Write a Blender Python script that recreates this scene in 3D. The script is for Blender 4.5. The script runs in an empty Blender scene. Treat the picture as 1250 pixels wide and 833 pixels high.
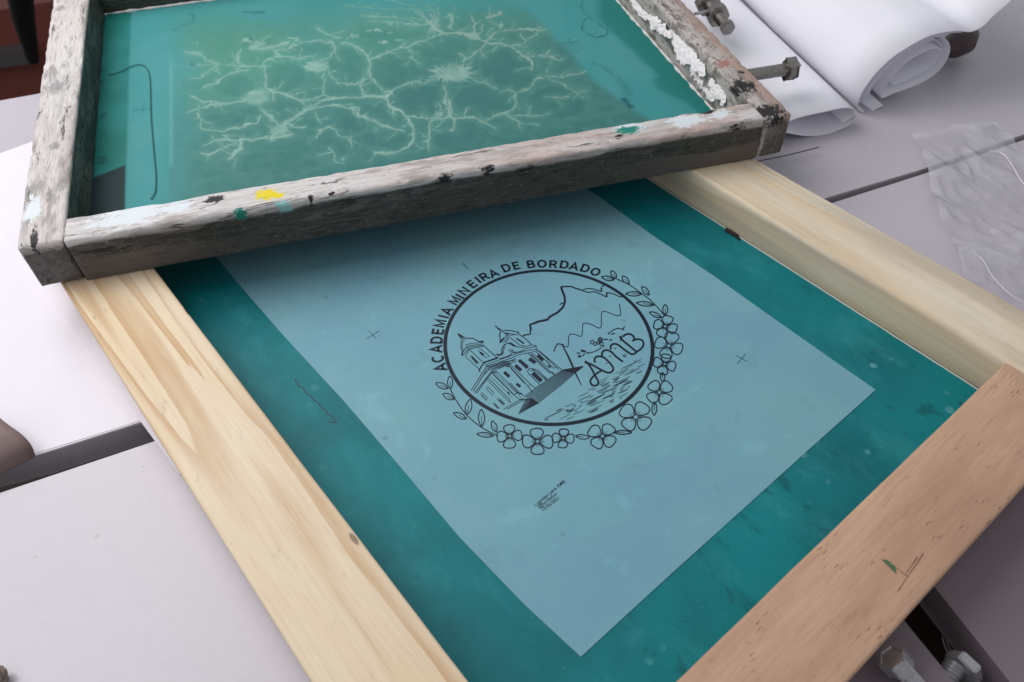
import bpy, bmesh, math, random
import numpy as np
from mathutils import Vector, Matrix, noise
random.seed(4)
S = 0.01                                   # the plan is worked out in centimetres
C = bpy.context.scene.collection
# ------------------------------------------------------------ camera (recovered from the frame's own geometry)
F_PX = 957.88; CX, CY = 625.0, 416.5
rv = Vector((2.2880, -0.8560, 0.2890))
cam_p = Vector((-8.64915, -7.26434, 32.27585))
th_ = rv.length
Rm = Matrix.Rotation(th_, 3, rv.normalized())          # world -> camera (y down, z forward)
Rt = Rm.transposed()
def P(px, py, z=0.0):
    """point of the photo lying at height z (cm) -> cm"""
    d = Rt @ Vector(((px-CX)/F_PX, (py-CY)/F_PX, 1.0))
    return cam_p + d*((z-cam_p.z)/d.z)
def Pv(px, py, o, n):
    d = Rt @ Vector(((px-CX)/F_PX, (py-CY)/F_PX, 1.0))
    return cam_p + d*((o-cam_p).dot(n)/d.dot(n))
cam = bpy.data.cameras.new('camera'); co = bpy.data.objects.new('camera', cam); C.objects.link(co)
cam.sensor_width = 36; cam.lens = F_PX/1250*36; cam.clip_start = .01; cam.clip_end = 50
co.matrix_world = Matrix.Translation(cam_p*S) @ Matrix((Rm[0], -Rm[1], -Rm[2])).transposed().to_4x4()
bpy.context.scene.camera = co
cam.dof.use_dof = True; cam.dof.focus_distance = .42; cam.dof.aperture_fstop = 14

# ------------------------------------------------------------ object helpers
def tag(o, label=None, cat=None, group=None, kind=None):
    for k, v in (('label', label), ('category', cat), ('group', group), ('kind', kind)):
        if v: o[k] = v
    return o
def empty(name, loc, label, cat, group=None):
    o = bpy.data.objects.new(name, None); C.objects.link(o); o.location = Vector(loc)*S
    o.empty_display_size = .02
    return tag(o, label, cat, group)
def link(name, me, mat, parent=None, M=None, smooth=False):
    """me in cm, world coordinates unless M (local frame, cm) is given"""
    if M is None: M = Matrix.Identity(4)
    if isinstance(me, bmesh.types.BMesh):
        b = me; me = bpy.data.meshes.new(name); b.normal_update(); b.to_mesh(me); b.free()
    me.transform(Matrix.Scale(S, 4))
    o = bpy.data.objects.new(name, me); C.objects.link(o)
    me.name = name
    for m in (mat if isinstance(mat, (list, tuple)) else [mat]): me.materials.append(m)
    W = M.copy(); W.translation = M.translation*S
    if parent is not None:
        o.parent = parent; W = Matrix.Translation(-parent.location) @ W
    o.matrix_basis = W
    if smooth:
        for p in me.polygons: p.use_smooth = True
        try: me.set_sharp_from_angle(angle=math.radians(40))
        except Exception: pass
    return o
def prism(bm, pts, z0, z1):
    """plan outline -> slab; pts (x,y)"""
    v0 = [bm.verts.new((p[0], p[1], z0)) for p in pts]; v1 = [bm.verts.new((p[0], p[1], z1)) for p in pts]
    n = len(pts)
    bm.faces.new(v1); bm.faces.new(v0[::-1])
    for i in range(n): bm.faces.new((v0[i], v0[(i+1) % n], v1[(i+1) % n], v1[i]))
    bmesh.ops.recalc_face_normals(bm, faces=bm.faces)
def slab(name, pts, z0, z1, mat, parent=None):
    bm = bmesh.new(); prism(bm, pts, z0, z1); return link(name, bm, mat, parent)
def tube(bm, pts, r, n=8, cap=True):
    pts = [Vector(p) for p in pts]; rings = []
    rr = r if isinstance(r, (list, tuple)) else [r]*len(pts)
    for i, p in enumerate(pts):
        t = (pts[min(i+1, len(pts)-1)]-pts[max(i-1, 0)]).normalized()
        a = t.cross(Vector((0, 0, 1)));
        if a.length < .01: a = t.cross(Vector((1, 0, 0)))
        a.normalize(); b = t.cross(a)
        rings.append([bm.verts.new(p+(a*math.cos(2*math.pi*k/n)+b*math.sin(2*math.pi*k/n))*rr[i]) for k in range(n)])
    for A, B in zip(rings, rings[1:]):
        for k in range(n): bm.faces.new((A[k], A[(k+1) % n], B[(k+1) % n], B[k]))
    if cap: bm.faces.new(rings[0][::-1]); bm.faces.new(rings[-1])
    bmesh.ops.recalc_face_normals(bm, faces=bm.faces)
def smooth_pts(pts, sub=6):
    pts = [Vector(p) for p in pts]
    if len(pts) < 3: return pts
    out = []
    for i in range(len(pts)-1):
        p0 = pts[max(i-1, 0)]; p1 = pts[i]; p2 = pts[i+1]; p3 = pts[min(i+2, len(pts)-1)]
        for k in range(sub):
            t = k/sub
            out.append(.5*((2*p1)+(p2-p0)*t+(2*p0-5*p1+4*p2-p3)*t*t+(3*p1-p0-3*p2+p3)*t**3))
    out.append(pts[-1]); return out
def bar_mesh(A, B, Cc, D, z0, z1, r=.15, step=.6, jit=.0, dent=0.0, seed=0, nz=3, ny=4, rend=.12, r0=None):
    """A-B inner edge, D-C outer edge (plan, Vectors). returns bm in local frame and its matrix"""
    A, B, Cc, D = [Vector((p[0], p[1], 0)) for p in (A, B, Cc, D)]
    ex = (B-A).normalized(); ez = Vector((0, 0, 1)); ey = ez.cross(ex)
    flip = (D-A).dot(ey) < 0
    M = Matrix((ex, ey, ez)).transposed().to_4x4(); M.translation = Vector((A.x, A.y, z0)); Mi = M.inverted()
    L = (B-A).length; w = ((D-A).length+(Cc-B).length)/2; h = z1-z0
    # cross-section (a across 0..w, b up 0..h) with rounded corners
    sec = []
    def arc(cx, cy, a0, rad):
        for k in range(4): t = math.radians(a0+k*30); sec.append((cx+rad*math.cos(t), cy+rad*math.sin(t)))
    rb = min(r, .08) if r0 is None else r0
    arc(rb, rb, 180, rb)
    for k in range(1, ny): sec.append((rb+(w-2*rb)*k/ny, 0))
    arc(w-rb, rb, 270, rb)
    for k in range(1, nz): sec.append((w, rb+(h-rb-r)*k/nz))
    arc(w-r, h-r, 0, r)
    for k in range(1, ny): sec.append((w-r-(w-2*r)*k/ny, h))
    arc(r, h-r, 90, r)
    for k in range(1, nz): sec.append((0, h-r-(h-rb-r)*k/nz))
    n = max(4, int(L/step)); st = [0, rend/L*.35, rend/L]+[rend/L+(1-2*rend/L)*k/n for k in range(1, n)]+[1-rend/L, 1-rend/L*.35, 1]
    ins = [rend, rend*.3, 0]+[0]*(n-1)+[0, rend*.3, rend]
    bm = bmesh.new(); rings = []
    for s, q in zip(st, ins):
        ring = []
        for a, b in sec:
            a2 = min(max(a, q), w-q)/w; b2 = min(max(b, q), h-q)
            pA = A.lerp(B, s); pD = D.lerp(Cc, s); p = pA.lerp(pD, a2); p.z = z0+b2
            if jit or dent:
                nv = noise.noise_vector(p*1.6+Vector((seed, 0, 0)))*jit+noise.noise_vector(p*.35+Vector((0, seed, 0)))*jit*1.5
                if dent:
                    k_ = noise.noise(p*1.1+Vector((0, 0, seed*3.)))
                    edge = max(0, 1-min(abs(b-h), h)/.5)*max(0, 1-min(a, w-a)/.5)
                    nv.z -= dent*edge*max(0, k_)*2
                nv.x *= .5
                if b <= rb+.01: nv.z = max(nv.z, 0)*.3
                p = p+nv
            ring.append(bm.verts.new(Mi @ p))
        rings.append(ring)
    m = len(sec)
    for U, V in zip(rings, rings[1:]):
        for k in range(m): bm.faces.new((U[k], U[(k+1) % m], V[(k+1) % m], V[k]))
    bm.faces.new(rings[0][::-1]); bm.faces.new(rings[-1])
    bmesh.ops.recalc_face_normals(bm, faces=bm.faces)
    return bm, M

# ------------------------------------------------------------ material helpers
class G:
    def __init__(s, name, rough=.5, spec=.5):
        s.m = bpy.data.materials.new(name); s.m.use_nodes = True; s.t = s.m.node_tree; s.n = s.t.nodes
        s.b = s.n['Principled BSDF']; s.b.inputs['Roughness'].default_value = rough
        s.b.inputs['Specular IOR Level'].default_value = spec
        s.tc = s.n.new('ShaderNodeTexCoord')
    def put(s, sock, v):
        if isinstance(v, bpy.types.NodeSocket): s.t.links.new(v, sock)
        elif isinstance(v, (tuple, list)) and len(v) == 3 and len(getattr(sock, 'default_value', [0]*3)) == 4: sock.default_value = (*v, 1)
        else: sock.default_value = v
    def pos(s, scale=(1, 1, 1), loc=(0, 0, 0), rot=(0, 0, 0)):
        """object coordinates in cm"""
        mp = s.n.new('ShaderNodeMapping'); s.t.links.new(s.tc.outputs['Object'], mp.inputs['Vector'])
        mp.inputs['Scale'].default_value = [100*k for k in scale]; mp.inputs['Location'].default_value = loc; mp.inputs['Rotation'].default_value = rot
        return mp.outputs[0]
    def noise(s, scale=1, vec=None, detail=4, rough=.55, dist=0, color=False):
        n = s.n.new('ShaderNodeTexNoise'); n.inputs['Scale'].default_value = scale; n.inputs['Detail'].default_value = detail
        n.inputs['Roughness'].default_value = rough; n.inputs['Distortion'].default_value = dist
        s.t.links.new(vec or s.pos(), n.inputs['Vector']); return n.outputs['Color' if color else 'Fac']
    def vor(s, scale=1, vec=None, out='Distance', rnd=1):
        n = s.n.new('ShaderNodeTexVoronoi'); n.inputs['Scale'].default_value = scale; n.inputs['Randomness'].default_value = rnd
        s.t.links.new(vec or s.pos(), n.inputs['Vector']); return n.outputs[out]
    def math(s, op, a, b=0, c=0, clamp=False):
        n = s.n.new('ShaderNodeMath'); n.operation = op; n.use_clamp = clamp
        s.put(n.inputs[0], a); s.put(n.inputs[1], b); s.put(n.inputs[2], c); return n.outputs[0]
    def ramp(s, fac, lo, hi):
        n = s.n.new('ShaderNodeMapRange'); n.interpolation_type = 'SMOOTHSTEP'
        s.put(n.inputs['Value'], fac); n.inputs['From Min'].default_value = lo; n.inputs['From Max'].default_value = hi
        return n.outputs[0]
    def mix(s, f, a, b):
        n = s.n.new('ShaderNodeMix'); n.data_type = 'RGBA'
        s.put(n.inputs[0], f); s.put(n.inputs[6], a); s.put(n.inputs[7], b); return n.outputs[2]
    def sep(s, vec=None):
        n = s.n.new('ShaderNodeSeparateXYZ'); s.t.links.new(vec or s.pos(), n.inputs[0]); return n.outputs
    def bump(s, h, strength=.3, dist=.02):
        n = s.n.new('ShaderNodeBump'); n.inputs['Strength'].default_value = strength; n.inputs['Distance'].default_value = dist*S
        s.put(n.inputs['Height'], h)
        if s.b.inputs['Normal'].links: s.t.links.new(s.b.inputs['Normal'].links[0].from_socket, n.inputs['Normal'])
        s.t.links.new(n.outputs[0], s.b.inputs['Normal'])
    def col(s, v): s.put(s.b.inputs['Base Color'], v); return s
    def rough(s, v): s.put(s.b.inputs['Roughness'], v)
def plain(name, col, rough=.5, spec=.5, metal=0, var=.12, sc=1.5):
    g = G(name, rough, spec); n = g.noise(sc, detail=5)
    g.col(g.mix(n, tuple(k*(1-var) for k in col), tuple(min(1, k*(1+var)) for k in col))); g.b.inputs['Metallic'].default_value = metal
    return g.m
def srgb(r, g, b):
    f = lambda c: (c/255/12.92) if c/255 <= .04045 else ((c/255+.055)/1.055)**2.4
    return (f(r), f(g), f(b))

def pine(name, seed, a, b, streak, freq=7, kx=.05, grey=0):
    g = G(name, .55, .3)
    v = g.pos((kx, .5, .5), loc=(seed, seed*1.7, 0))
    n = g.noise(1.0, v, detail=3, rough=.38, dist=.4)
    ph = g.math('MULTIPLY', n, freq*6.28)
    wob = g.math('MULTIPLY', g.noise(1, g.pos((.4, 3, 3)), detail=4), .9)
    ring = g.math('FRACT', g.math('MULTIPLY', g.math('ADD', ph, wob), 1/6.28))      # soft earlywood, sharp latewood line
    late = g.math('MULTIPLY', g.ramp(ring, .25, .92), g.ramp(ring, 1.0, .94))
    fine = g.noise(1, g.pos((.25, 18, 18), loc=(seed, 0, 0)), detail=7, rough=.75)
    big = g.noise(1, g.pos((.06, .45, .45), loc=(0, seed, 0)), detail=4)
    c = g.mix(g.math('MULTIPLY', g.ramp(big, .35, .62), .55), a, b)
    c = g.mix(g.math('MULTIPLY', late, g.math('MULTIPLY_ADD', g.ramp(big, .3, .6), .5, .28)), c, streak)
    c = g.mix(g.math('MULTIPLY', g.ramp(fine, .45, .75), .35), c, tuple(k*.72 for k in streak))
    if grey:
        gm = g.math('MULTIPLY', g.ramp(g.noise(1, g.pos((.07, .6, .9), loc=(3, seed, 1)), detail=6, rough=.65), .44, .64), grey)
        c = g.mix(gm, c, srgb(172, 164, 152))
    dirt = g.noise(1, g.pos((.5, 1.3, 1.3), loc=(seed, 4, 4)), detail=8, rough=.75)
    c = g.mix(g.math('MULTIPLY', g.ramp(dirt, .60, .72), .45), c, srgb(128, 112, 92))
    d = g.vor(1, g.pos((.16, .5, .5), loc=(seed*2, 1, 0)))
    c = g.mix(g.math('MULTIPLY', g.ramp(g.math('ADD', d, g.math('MULTIPLY', fine, .06)), .105, .07), .75), c, srgb(96, 80, 62))
    g.col(c); g.bump(fine, .3, .025); g.bump(late, .15, .02); g.bump(dirt, .15, .03)
    g.rough(g.math('MULTIPLY_ADD', fine, .3, .4))
    return g.m
M_pineL = pine('pine_left', 3.1, srgb(222, 206, 180), srgb(212, 188, 152), srgb(184, 144, 98), 6, .024)
M_pineR = pine('pine_right', 8.4, srgb(224, 212, 192), srgb(216, 198, 168), srgb(206, 182, 148), 4, .02, .5)
M_pineT = pine('pine_top', 5.7, srgb(224, 208, 178), srgb(210, 184, 144), srgb(198, 164, 120), 6, .03)
def hardwood():
    g = G('reddish_hardwood', .5, .35)
    big = g.noise(1, g.pos((.09, .5, .5)), detail=4, rough=.6)
    c = g.mix(g.ramp(big, .3, .7), srgb(198, 162, 136), srgb(174, 138, 114))
    fib = g.noise(1, g.pos((.5, 12, 12)), detail=5, rough=.7)
    c = g.mix(g.math('MULTIPLY', g.ramp(fib, .4, .7), .35), c, srgb(158, 118, 94))
    # pores: short dashes along the grain
    v = g.pos((1.3, 11, 11), loc=(0, 0, 0)); d = g.vor(1, v)
    pick = g.ramp(g.noise(1, g.pos((.45, .9, .9), loc=(4, 2, 0)), detail=3), .48, .56)
    pore = g.math('MULTIPLY', g.ramp(d, .24, .14), pick)
    d2 = g.vor(1, g.pos((.4, 5.5, 5.5), loc=(9, 3, 0))); pick2 = g.ramp(g.noise(1, g.pos((.3, .8, .8), loc=(1, 7, 0))), .56, .62)
    pore2 = g.math('MULTIPLY', g.ramp(d2, .13, .06), pick2)
    pr = g.math('MAXIMUM', pore, pore2)
    pr = g.math('MULTIPLY', pr, g.ramp(g.noise(1, g.pos((.8, 3, 3))), .35, .6))
    st = g.noise(1, g.pos((.2, 1.2, 1.2), loc=(3, 3, 3)), detail=8, rough=.7)
    c = g.mix(g.math('MULTIPLY', g.ramp(st, .56, .7), .4), c, srgb(140, 104, 84))
    c = g.mix(g.math('MULTIPLY', pr, .8), c, srgb(104, 66, 48)); g.col(c)
    g.bump(fib, .2, .02); g.bump(g.math('SUBTRACT', 1, pr), .5, .04)
    return g.m
M_brown = hardwood()

GRY = srgb(112, 108, 110)
def old_paint(name, seed, h, light, under, pink=.4, sideDark=.9, inner=None, chips=.3, browny=0, spots=(), innerface=0, nicks=1.0, pinkx=0):
    """flaking pale paint over dirty wood; grime and bare wood on the vertical faces. spots: (x, y, rx, ry, colour) in local cm"""
    g = G(name, .6, .35)
    X2 = g.sep()[0]
    n1 = g.noise(1, g.pos((.22, .9, .9), loc=(seed, 0, 0)), detail=8, rough=.62, dist=.3)
    n2 = g.noise(1, g.pos((.9, 3.4, 3.4), loc=(0, seed, 0)), detail=8, rough=.7, dist=.3)
    n3 = g.noise(1, g.pos((.12, .4, .4), loc=(seed, seed, 0)), detail=4)
    n5 = g.noise(1, g.pos((3, 5, 5), loc=(0, seed, 2)), detail=6, rough=.75)
    fib = g.noise(1, g.pos((.5, 15, 15), loc=(seed, 2, 0)), detail=6, rough=.8)
    c = g.mix(g.math('MULTIPLY', g.math('MULTIPLY', g.ramp(n3, .35, .65), pink), g.ramp(X2, 10, 32) if pinkx else 1.0), light, srgb(186, 158, 146))
    c = g.mix(g.math('MULTIPLY', g.ramp(n1, .50, .60), .8), c, under)
    c = g.mix(g.math('MULTIPLY', g.ramp(fib, .46, .7), .6), c, tuple(k*.45 for k in under)); big = g.noise(1, g.pos((.1, .6, .6), loc=(seed, 9, 0)), detail=6, rough=.7); c = g.mix(g.math('MULTIPLY', g.ramp(big, .5, .68), .5), c, srgb(128, 120, 116))
    c = g.mix(g.math('MULTIPLY', g.ramp(n2, .56, .66), .55*nicks), c, srgb(104, 96, 94))
    c = g.mix(g.math('MULTIPLY', g.ramp(n2, .40, .34), chips), c, srgb(222, 223, 226))
    cr = g.noise(1, g.pos((.3, 1.9, 1.9), loc=(2, seed, 5)), detail=9, rough=.74, dist=.5)
    crk = g.ramp(cr, .595, .635)
    c = g.mix(g.math('MULTIPLY', crk, .85*nicks), c, srgb(36, 32, 33))
    X, Y, Z = g.sep(); Y = g.math('ABSOLUTE', Y)
    if inner:   # strip beside the opening, caked with old paint and ink
        lim, amt = inner
        m = g.ramp(g.math('ADD', Y, g.math('MULTIPLY', g.math('SUBTRACT', n1, .5), 3.0)), lim+.35, lim-.2)
        n4 = g.noise(1, g.pos((.55, 1.3, 1.3), loc=(7, seed, 3)), detail=9, rough=.75, dist=.6)
        cc = g.mix(g.ramp(n4, .40, .56), srgb(96, 90, 82), srgb(178, 170, 166))
        cc = g.mix(g.math('MULTIPLY', g.ramp(n4, .58, .66), .8), cc, srgb(118, 102, 96))
        cc = g.mix(g.ramp(n2, .60, .66), cc, srgb(36, 37, 34)); cc = g.mix(g.math('MULTIPLY', g.ramp(n5, .5, .65), .5), cc, srgb(206, 202, 200))
        c = g.mix(g.math('MULTIPLY', m, amt), c, cc)
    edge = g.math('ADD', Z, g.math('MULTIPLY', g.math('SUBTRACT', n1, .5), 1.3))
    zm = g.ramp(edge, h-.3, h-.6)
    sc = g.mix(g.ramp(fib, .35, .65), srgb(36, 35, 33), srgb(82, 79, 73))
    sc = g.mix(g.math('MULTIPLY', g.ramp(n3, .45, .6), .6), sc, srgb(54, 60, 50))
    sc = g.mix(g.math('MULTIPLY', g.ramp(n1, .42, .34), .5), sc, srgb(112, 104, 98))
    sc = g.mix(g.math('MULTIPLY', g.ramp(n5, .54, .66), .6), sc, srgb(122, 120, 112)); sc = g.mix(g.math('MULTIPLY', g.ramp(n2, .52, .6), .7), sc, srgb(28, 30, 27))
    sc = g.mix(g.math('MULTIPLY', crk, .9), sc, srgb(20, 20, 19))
    if browny:
        lo = g.math('MULTIPLY', g.ramp(edge, h-1.45, h-1.65), browny)
        bx = g.ramp(g.math('ABSOLUTE', g.math('SUBTRACT', X, 20)), 8, 17)
        sc = g.mix(g.math('MULTIPLY', lo, bx), sc, g.mix(fib, srgb(74, 66, 62), srgb(112, 101, 94)))
    if inner:   # keep the caked inner face pale
        zm = g.math('MULTIPLY', zm, g.ramp(Y, .1, .3))
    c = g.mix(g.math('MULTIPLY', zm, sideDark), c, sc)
    if innerface:
        m = g.math('MULTIPLY', g.ramp(Y, .14, .05), g.ramp(Z, h-.1, h-.3))
        ic = g.mix(g.ramp(n1, .4, .6), srgb(48, 58, 52), srgb(82, 90, 82)); ic = g.mix(g.ramp(n2, .5, .6), ic, srgb(26, 30, 28))
        c = g.mix(g.math('MULTIPLY', m, innerface), c, ic)
    for k, (x, y, rx, ry, colr) in enumerate(spots):
        dx = g.math('DIVIDE', g.math('SUBTRACT', X, x), rx); dy = g.math('DIVIDE', g.math('SUBTRACT', Y, abs(y)), ry)
        d = g.math('SQRT', g.math('ADD', g.math('MULTIPLY', dx, dx), g.math('MULTIPLY', dy, dy)))
        d = g.math('ADD', d, g.math('MULTIPLY', g.math('SUBTRACT', n2, .5), 2.6)); d = g.math('ADD', d, g.math('MULTIPLY', g.math('SUBTRACT', n5, .5), 3.2)); d = g.math('ADD', d, g.math('MULTIPLY', g.math('SUBTRACT', fib, .5), .9))
        m = g.math('MULTIPLY', g.ramp(d, 1.1, .75 if colr != GRY else .2), g.ramp(Z, h-.75, h-.45))
        if colr == GRY: m = g.math('MULTIPLY', m, .75)
        c = g.mix(m, c, g.mix(n5, colr, tuple(min(1, q*1.25) for q in colr)))
    g.col(c)
    g.bump(n2, .6, .07); g.bump(n5, .35, .04); g.bump(fib, .45, .035); g.bump(g.math('SUBTRACT', 1, crk), .6, .05)
    return g.m

def emulsion(name, base, dark, light, seed=0, tooth=True):
    g = G(name, .55, .22)
    n = g.noise(.13, g.pos(loc=(seed, 0, 0)), detail=5, rough=.55)
    c = g.mix(g.ramp(n, .3, .7), dark, base)
    n2 = g.noise(.45, g.pos((1, .5, 1), loc=(0, seed, 0)), detail=7, rough=.65, dist=.4)
    c = g.mix(g.math('MULTIPLY', g.ramp(n2, .48, .70), .38), c, light)
    X, Y, Z = g.sep()
    near = g.ramp(g.math('SUBTRACT', g.math('MULTIPLY', X, .25), Y), -2, 5)      # the strip beside the brown bar is patchy
    sp = g.vor(.7, g.pos(loc=(seed, 3, 0))); pk = g.ramp(g.noise(.3, g.pos(loc=(1, seed, 0))), .46, .56)
    edge = g.math('ADD', sp, g.math('MULTIPLY', g.math('SUBTRACT', n2, .5), .35))
    c = g.mix(g.math('MULTIPLY', g.math('MULTIPLY', g.ramp(edge, .17, .07), pk), g.math('MULTIPLY_ADD', near, .4, .12)), c, srgb(110, 180, 186))
    st = g.noise(.7, g.pos((1, .6, 1), loc=(5, seed, 0)), detail=8, rough=.7, dist=.5)
    c = g.mix(g.math('MULTIPLY', g.ramp(st, .56, .66), g.math('MULTIPLY_ADD', near, .35, .15)), c, tuple(k*.4 for k in dark))
    hol = g.vor(2.2, g.pos(loc=(7, seed, 1))); c = g.mix(g.math('MULTIPLY', g.math('MULTIPLY', g.ramp(hol, .07, .03), pk), .5), c, srgb(150, 205, 205))
    g.col(c)
    if tooth: g.bump(g.noise(30, detail=2), .1, .01)
    g.bump(g.noise(.35, detail=2), .15, .1)
    g.rough(g.math('MULTIPLY_ADD', n2, .2, .45))
    return g.m
M_em = emulsion('teal_emulsion', srgb(6, 120, 126), srgb(12, 98, 106), srgb(54, 142, 148), 2)
M_ink = plain('print_ink', srgb(8, 24, 40), .5, .3)
M_pencil = plain('pencil', srgb(4, 48, 58), .6)
def film_mat():
    g = G('printed_film_blue', .5, .18)
    n = g.noise(.1, detail=4, rough=.6); n2 = g.noise(.42, g.pos(loc=(3, 2, 0)), detail=8, rough=.65, dist=.5); n3 = g.noise(2.5, detail=6, rough=.7)
    c = g.mix(g.ramp(n, .35, .65), srgb(110, 156, 174), srgb(117, 164, 174))
    c = g.mix(g.math('MULTIPLY', g.ramp(n2, .57, .72), .45), c, srgb(96, 140, 146)); c = g.mix(g.math('MULTIPLY', g.ramp(n2, .42, .3), .3), c, srgb(132, 190, 200))
    c = g.mix(g.math('MULTIPLY', n3, .08), c, srgb(84, 130, 138))
    d = g.vor(.5, g.pos(loc=(2, 8, 0))); c = g.mix(g.math('MULTIPLY', g.ramp(g.math('ADD', d, g.math('MULTIPLY', n2, .3)), .24, .19), .5), c, srgb(88, 128, 134)); g.col(c)
    g.bump(g.noise(.14, detail=3), .5, .35); g.bump(n3, .1, .01); g.rough(g.math('MULTIPLY_ADD', n2, .25, .4)); return g.m
M_film = film_mat()
def table_mat(name, c1, c2, rough=.22):
    g = G(name, rough, .5)
    n = g.noise(.12, detail=4); n2 = g.noise(1.8, g.pos(loc=(1, 5, 0)), detail=7, rough=.65)
    c = g.mix(n, c1, c2)
    for sd, th_s in ((1, 40), (5, -25), (9, 75)):
        sv = g.pos((.12, 3.2, 1), rot=(0, 0, math.radians(th_s)), loc=(sd, sd, 0)); sn = g.vor(1, sv); c = g.mix(g.math('MULTIPLY', g.math('MULTIPLY', g.ramp(sn, .035, .015), g.ramp(n2, .45, .55)), .25), c, tuple(k*.55 for k in c1))
    ik = g.vor(.8, g.pos(loc=(8, 1, 0))); c = g.mix(g.math('MULTIPLY', g.math('MULTIPLY', g.ramp(ik, .045, .025), g.ramp(n, .5, .55)), .55), c, srgb(70, 90, 96))
    d = g.vor(.35, g.pos(loc=(3, 3, 0))); c = g.mix(g.math('MULTIPLY', g.ramp(d, .06, .03), .4), c, tuple(k*.5 for k in c1))
    c = g.mix(g.math('MULTIPLY', g.ramp(n2, .55, .8), .2), c, tuple(k*.72 for k in c1)); g.col(c)
    g.rough(g.math('MULTIPLY_ADD', n2, .16, rough)); g.bump(g.noise(14, detail=3), .05, .01); g.bump(g.noise(.3, detail=2), .1, .05)
    return g.m
M_table = table_mat('white_laminate', srgb(178, 173, 182), srgb(187, 181, 190), .24)
M_table_shaded = table_mat('shaded_laminate', srgb(112, 100, 108), srgb(120, 108, 116), .4)  # table laminate with the lower right shade put into its colour
M_edge = plain('board_edge', srgb(158, 154, 158), .5)
def paper():
    g = G('white_paper', .65, .3); n = g.noise(.12, g.pos((1, .5, 1)), detail=5, rough=.55, dist=.6)
    g.col(g.mix(n, srgb(228, 228, 238), srgb(238, 238, 246))); g.bump(n, .5, .5); g.bump(g.vor(.09, g.pos((1, .6, 1))), .35, .6); g.bump(g.noise(6, detail=4), .08, .02); return g.m
M_paper = paper()
M_paper2 = plain('white_paper_thin', srgb(222, 218, 228), .6, .3, var=.03, sc=.5)
M_steel = plain('worn_steel', srgb(150, 146, 142), .42, .5, 1, .4, 5)
M_zinc = plain('bright_zinc', srgb(176, 176, 180), .32, .5, .65, .25, 6)
M_dark = plain('dark_metal', srgb(26, 24, 25), .5)

# ------------------------------------------------------------ tables
def poly(z, *px): return [P(x, y, z) for x, y in px]
zT = -.04
# near table: front-right corner has a slot; far edge follows the gap
near = poly(zT, (-260, 690), (0, 602), (188, 539), (1016, 248), (1123, 214), (1250, 171), (1600, 55), (1700, 420), (1420, 436), (1230, 474), (1108, 556), (955, 720), (895, 900), (1100, 1150), (500, 1500), (-700, 1300))
bm = bmesh.new(); prism(bm, near, zT-1.8, zT)
tn = empty('work_table', P(300, 700, 0), 'near pale laminate work table under the pine screen frame', 'table')
link('table_top', bm, M_table, tn)
far = poly(zT, (-300, 645), (44, 556), (170, 516), (1012, 240.5), (1120, 208.5), (1213, 177), (1250, 164), (1560, 48), (1500, -120), (1200, -190), (380, 22), (45, 115), (0, 123), (-140, 150))
bm = bmesh.new(); prism(bm, far, zT-1.7, zT)
tf = empty('work_table', P(40, 400, 0), 'far white table across the narrow dark gap, beneath the paint-stained frame and paper rolls', 'table')
link('table_top', bm, M_table, tf)
# dark front edge band of the far table
e = poly(zT-.06, (-300, 646), (44, 557), (170, 517), (1012, 241.5), (1120, 209.5), (1213, 178), (1250, 165), (1560, 49))
bm = bmesh.new()
d_ = Vector((.35, -.94, 0))*.05
for a, b in zip(e, e[1:]):
    v = [a+d_, b+d_, b+d_+Vector((0, 0, -1.6)), a+d_+Vector((0, 0, -1.6)), a, b, b+Vector((0, 0, -1.6)), a+Vector((0, 0, -1.6))]
    v = [bm.verts.new(k) for k in v]
    for f in ((0, 1, 2, 3), (0, 1, 5, 4), (3, 2, 6, 7)): bm.faces.new([v[k] for k in f])
bmesh.ops.remove_doubles(bm, verts=bm.verts, dist=1e-4)
link('edge_band', bm, M_edge, tf)
gr = poly(zT, (1112, 560), (1230, 480), (1420, 440), (1700, 600), (1700, 1107), (1450, 1107), (1233, 833), (1150, 728), (1085, 646), (1048, 688), (1112, 768), (1165, 833), (1370, 1084), (1150, 1150), (900, 900), (960, 722))  # part of the table lying in deep shade, painted darker as its own board
slab('shaded_board', gr, zT-1.8, zT, M_table_shaded); tag(C.objects['shaded_board'], 'lower right table board with shade put into its dark grey colour, around the slot with the bolts', 'board')
# floor far below and dark things seen past the table
slab('floor', [(-300, -200), (300, -200), (300, 300), (-300, 300)], -75.5, -75, plain('brown_floor', srgb(42, 33, 31), .7, var=.3, sc=.05))['kind'] = 'structure'
# under-frame beam seen through the slot
bm = bmesh.new(); prism(bm, poly(-5, (1020, 640), (1120, 600), (1290, 870), (1120, 900)), -8, -5)
be = link('table_beam', bm, plain('dark_red_wood', srgb(74, 50, 46), .5, var=.4, sc=.8)); tag(be, 'dark reddish brown beam seen down in the slot beside the two bolts', 'beam')
bm = bmesh.new(); tube(bm, smooth_pts([P(1160, 800, -4.4), P(1153, 780, -4.4), P(1158, 771, -4.4), P(1166, 772, -4.4)]), .12)
hk = link('wire_hook', bm, M_steel, None, None, True); tag(hk, 'small bent wire hook lying in the dark slot by the hex bolts', 'hook')

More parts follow.
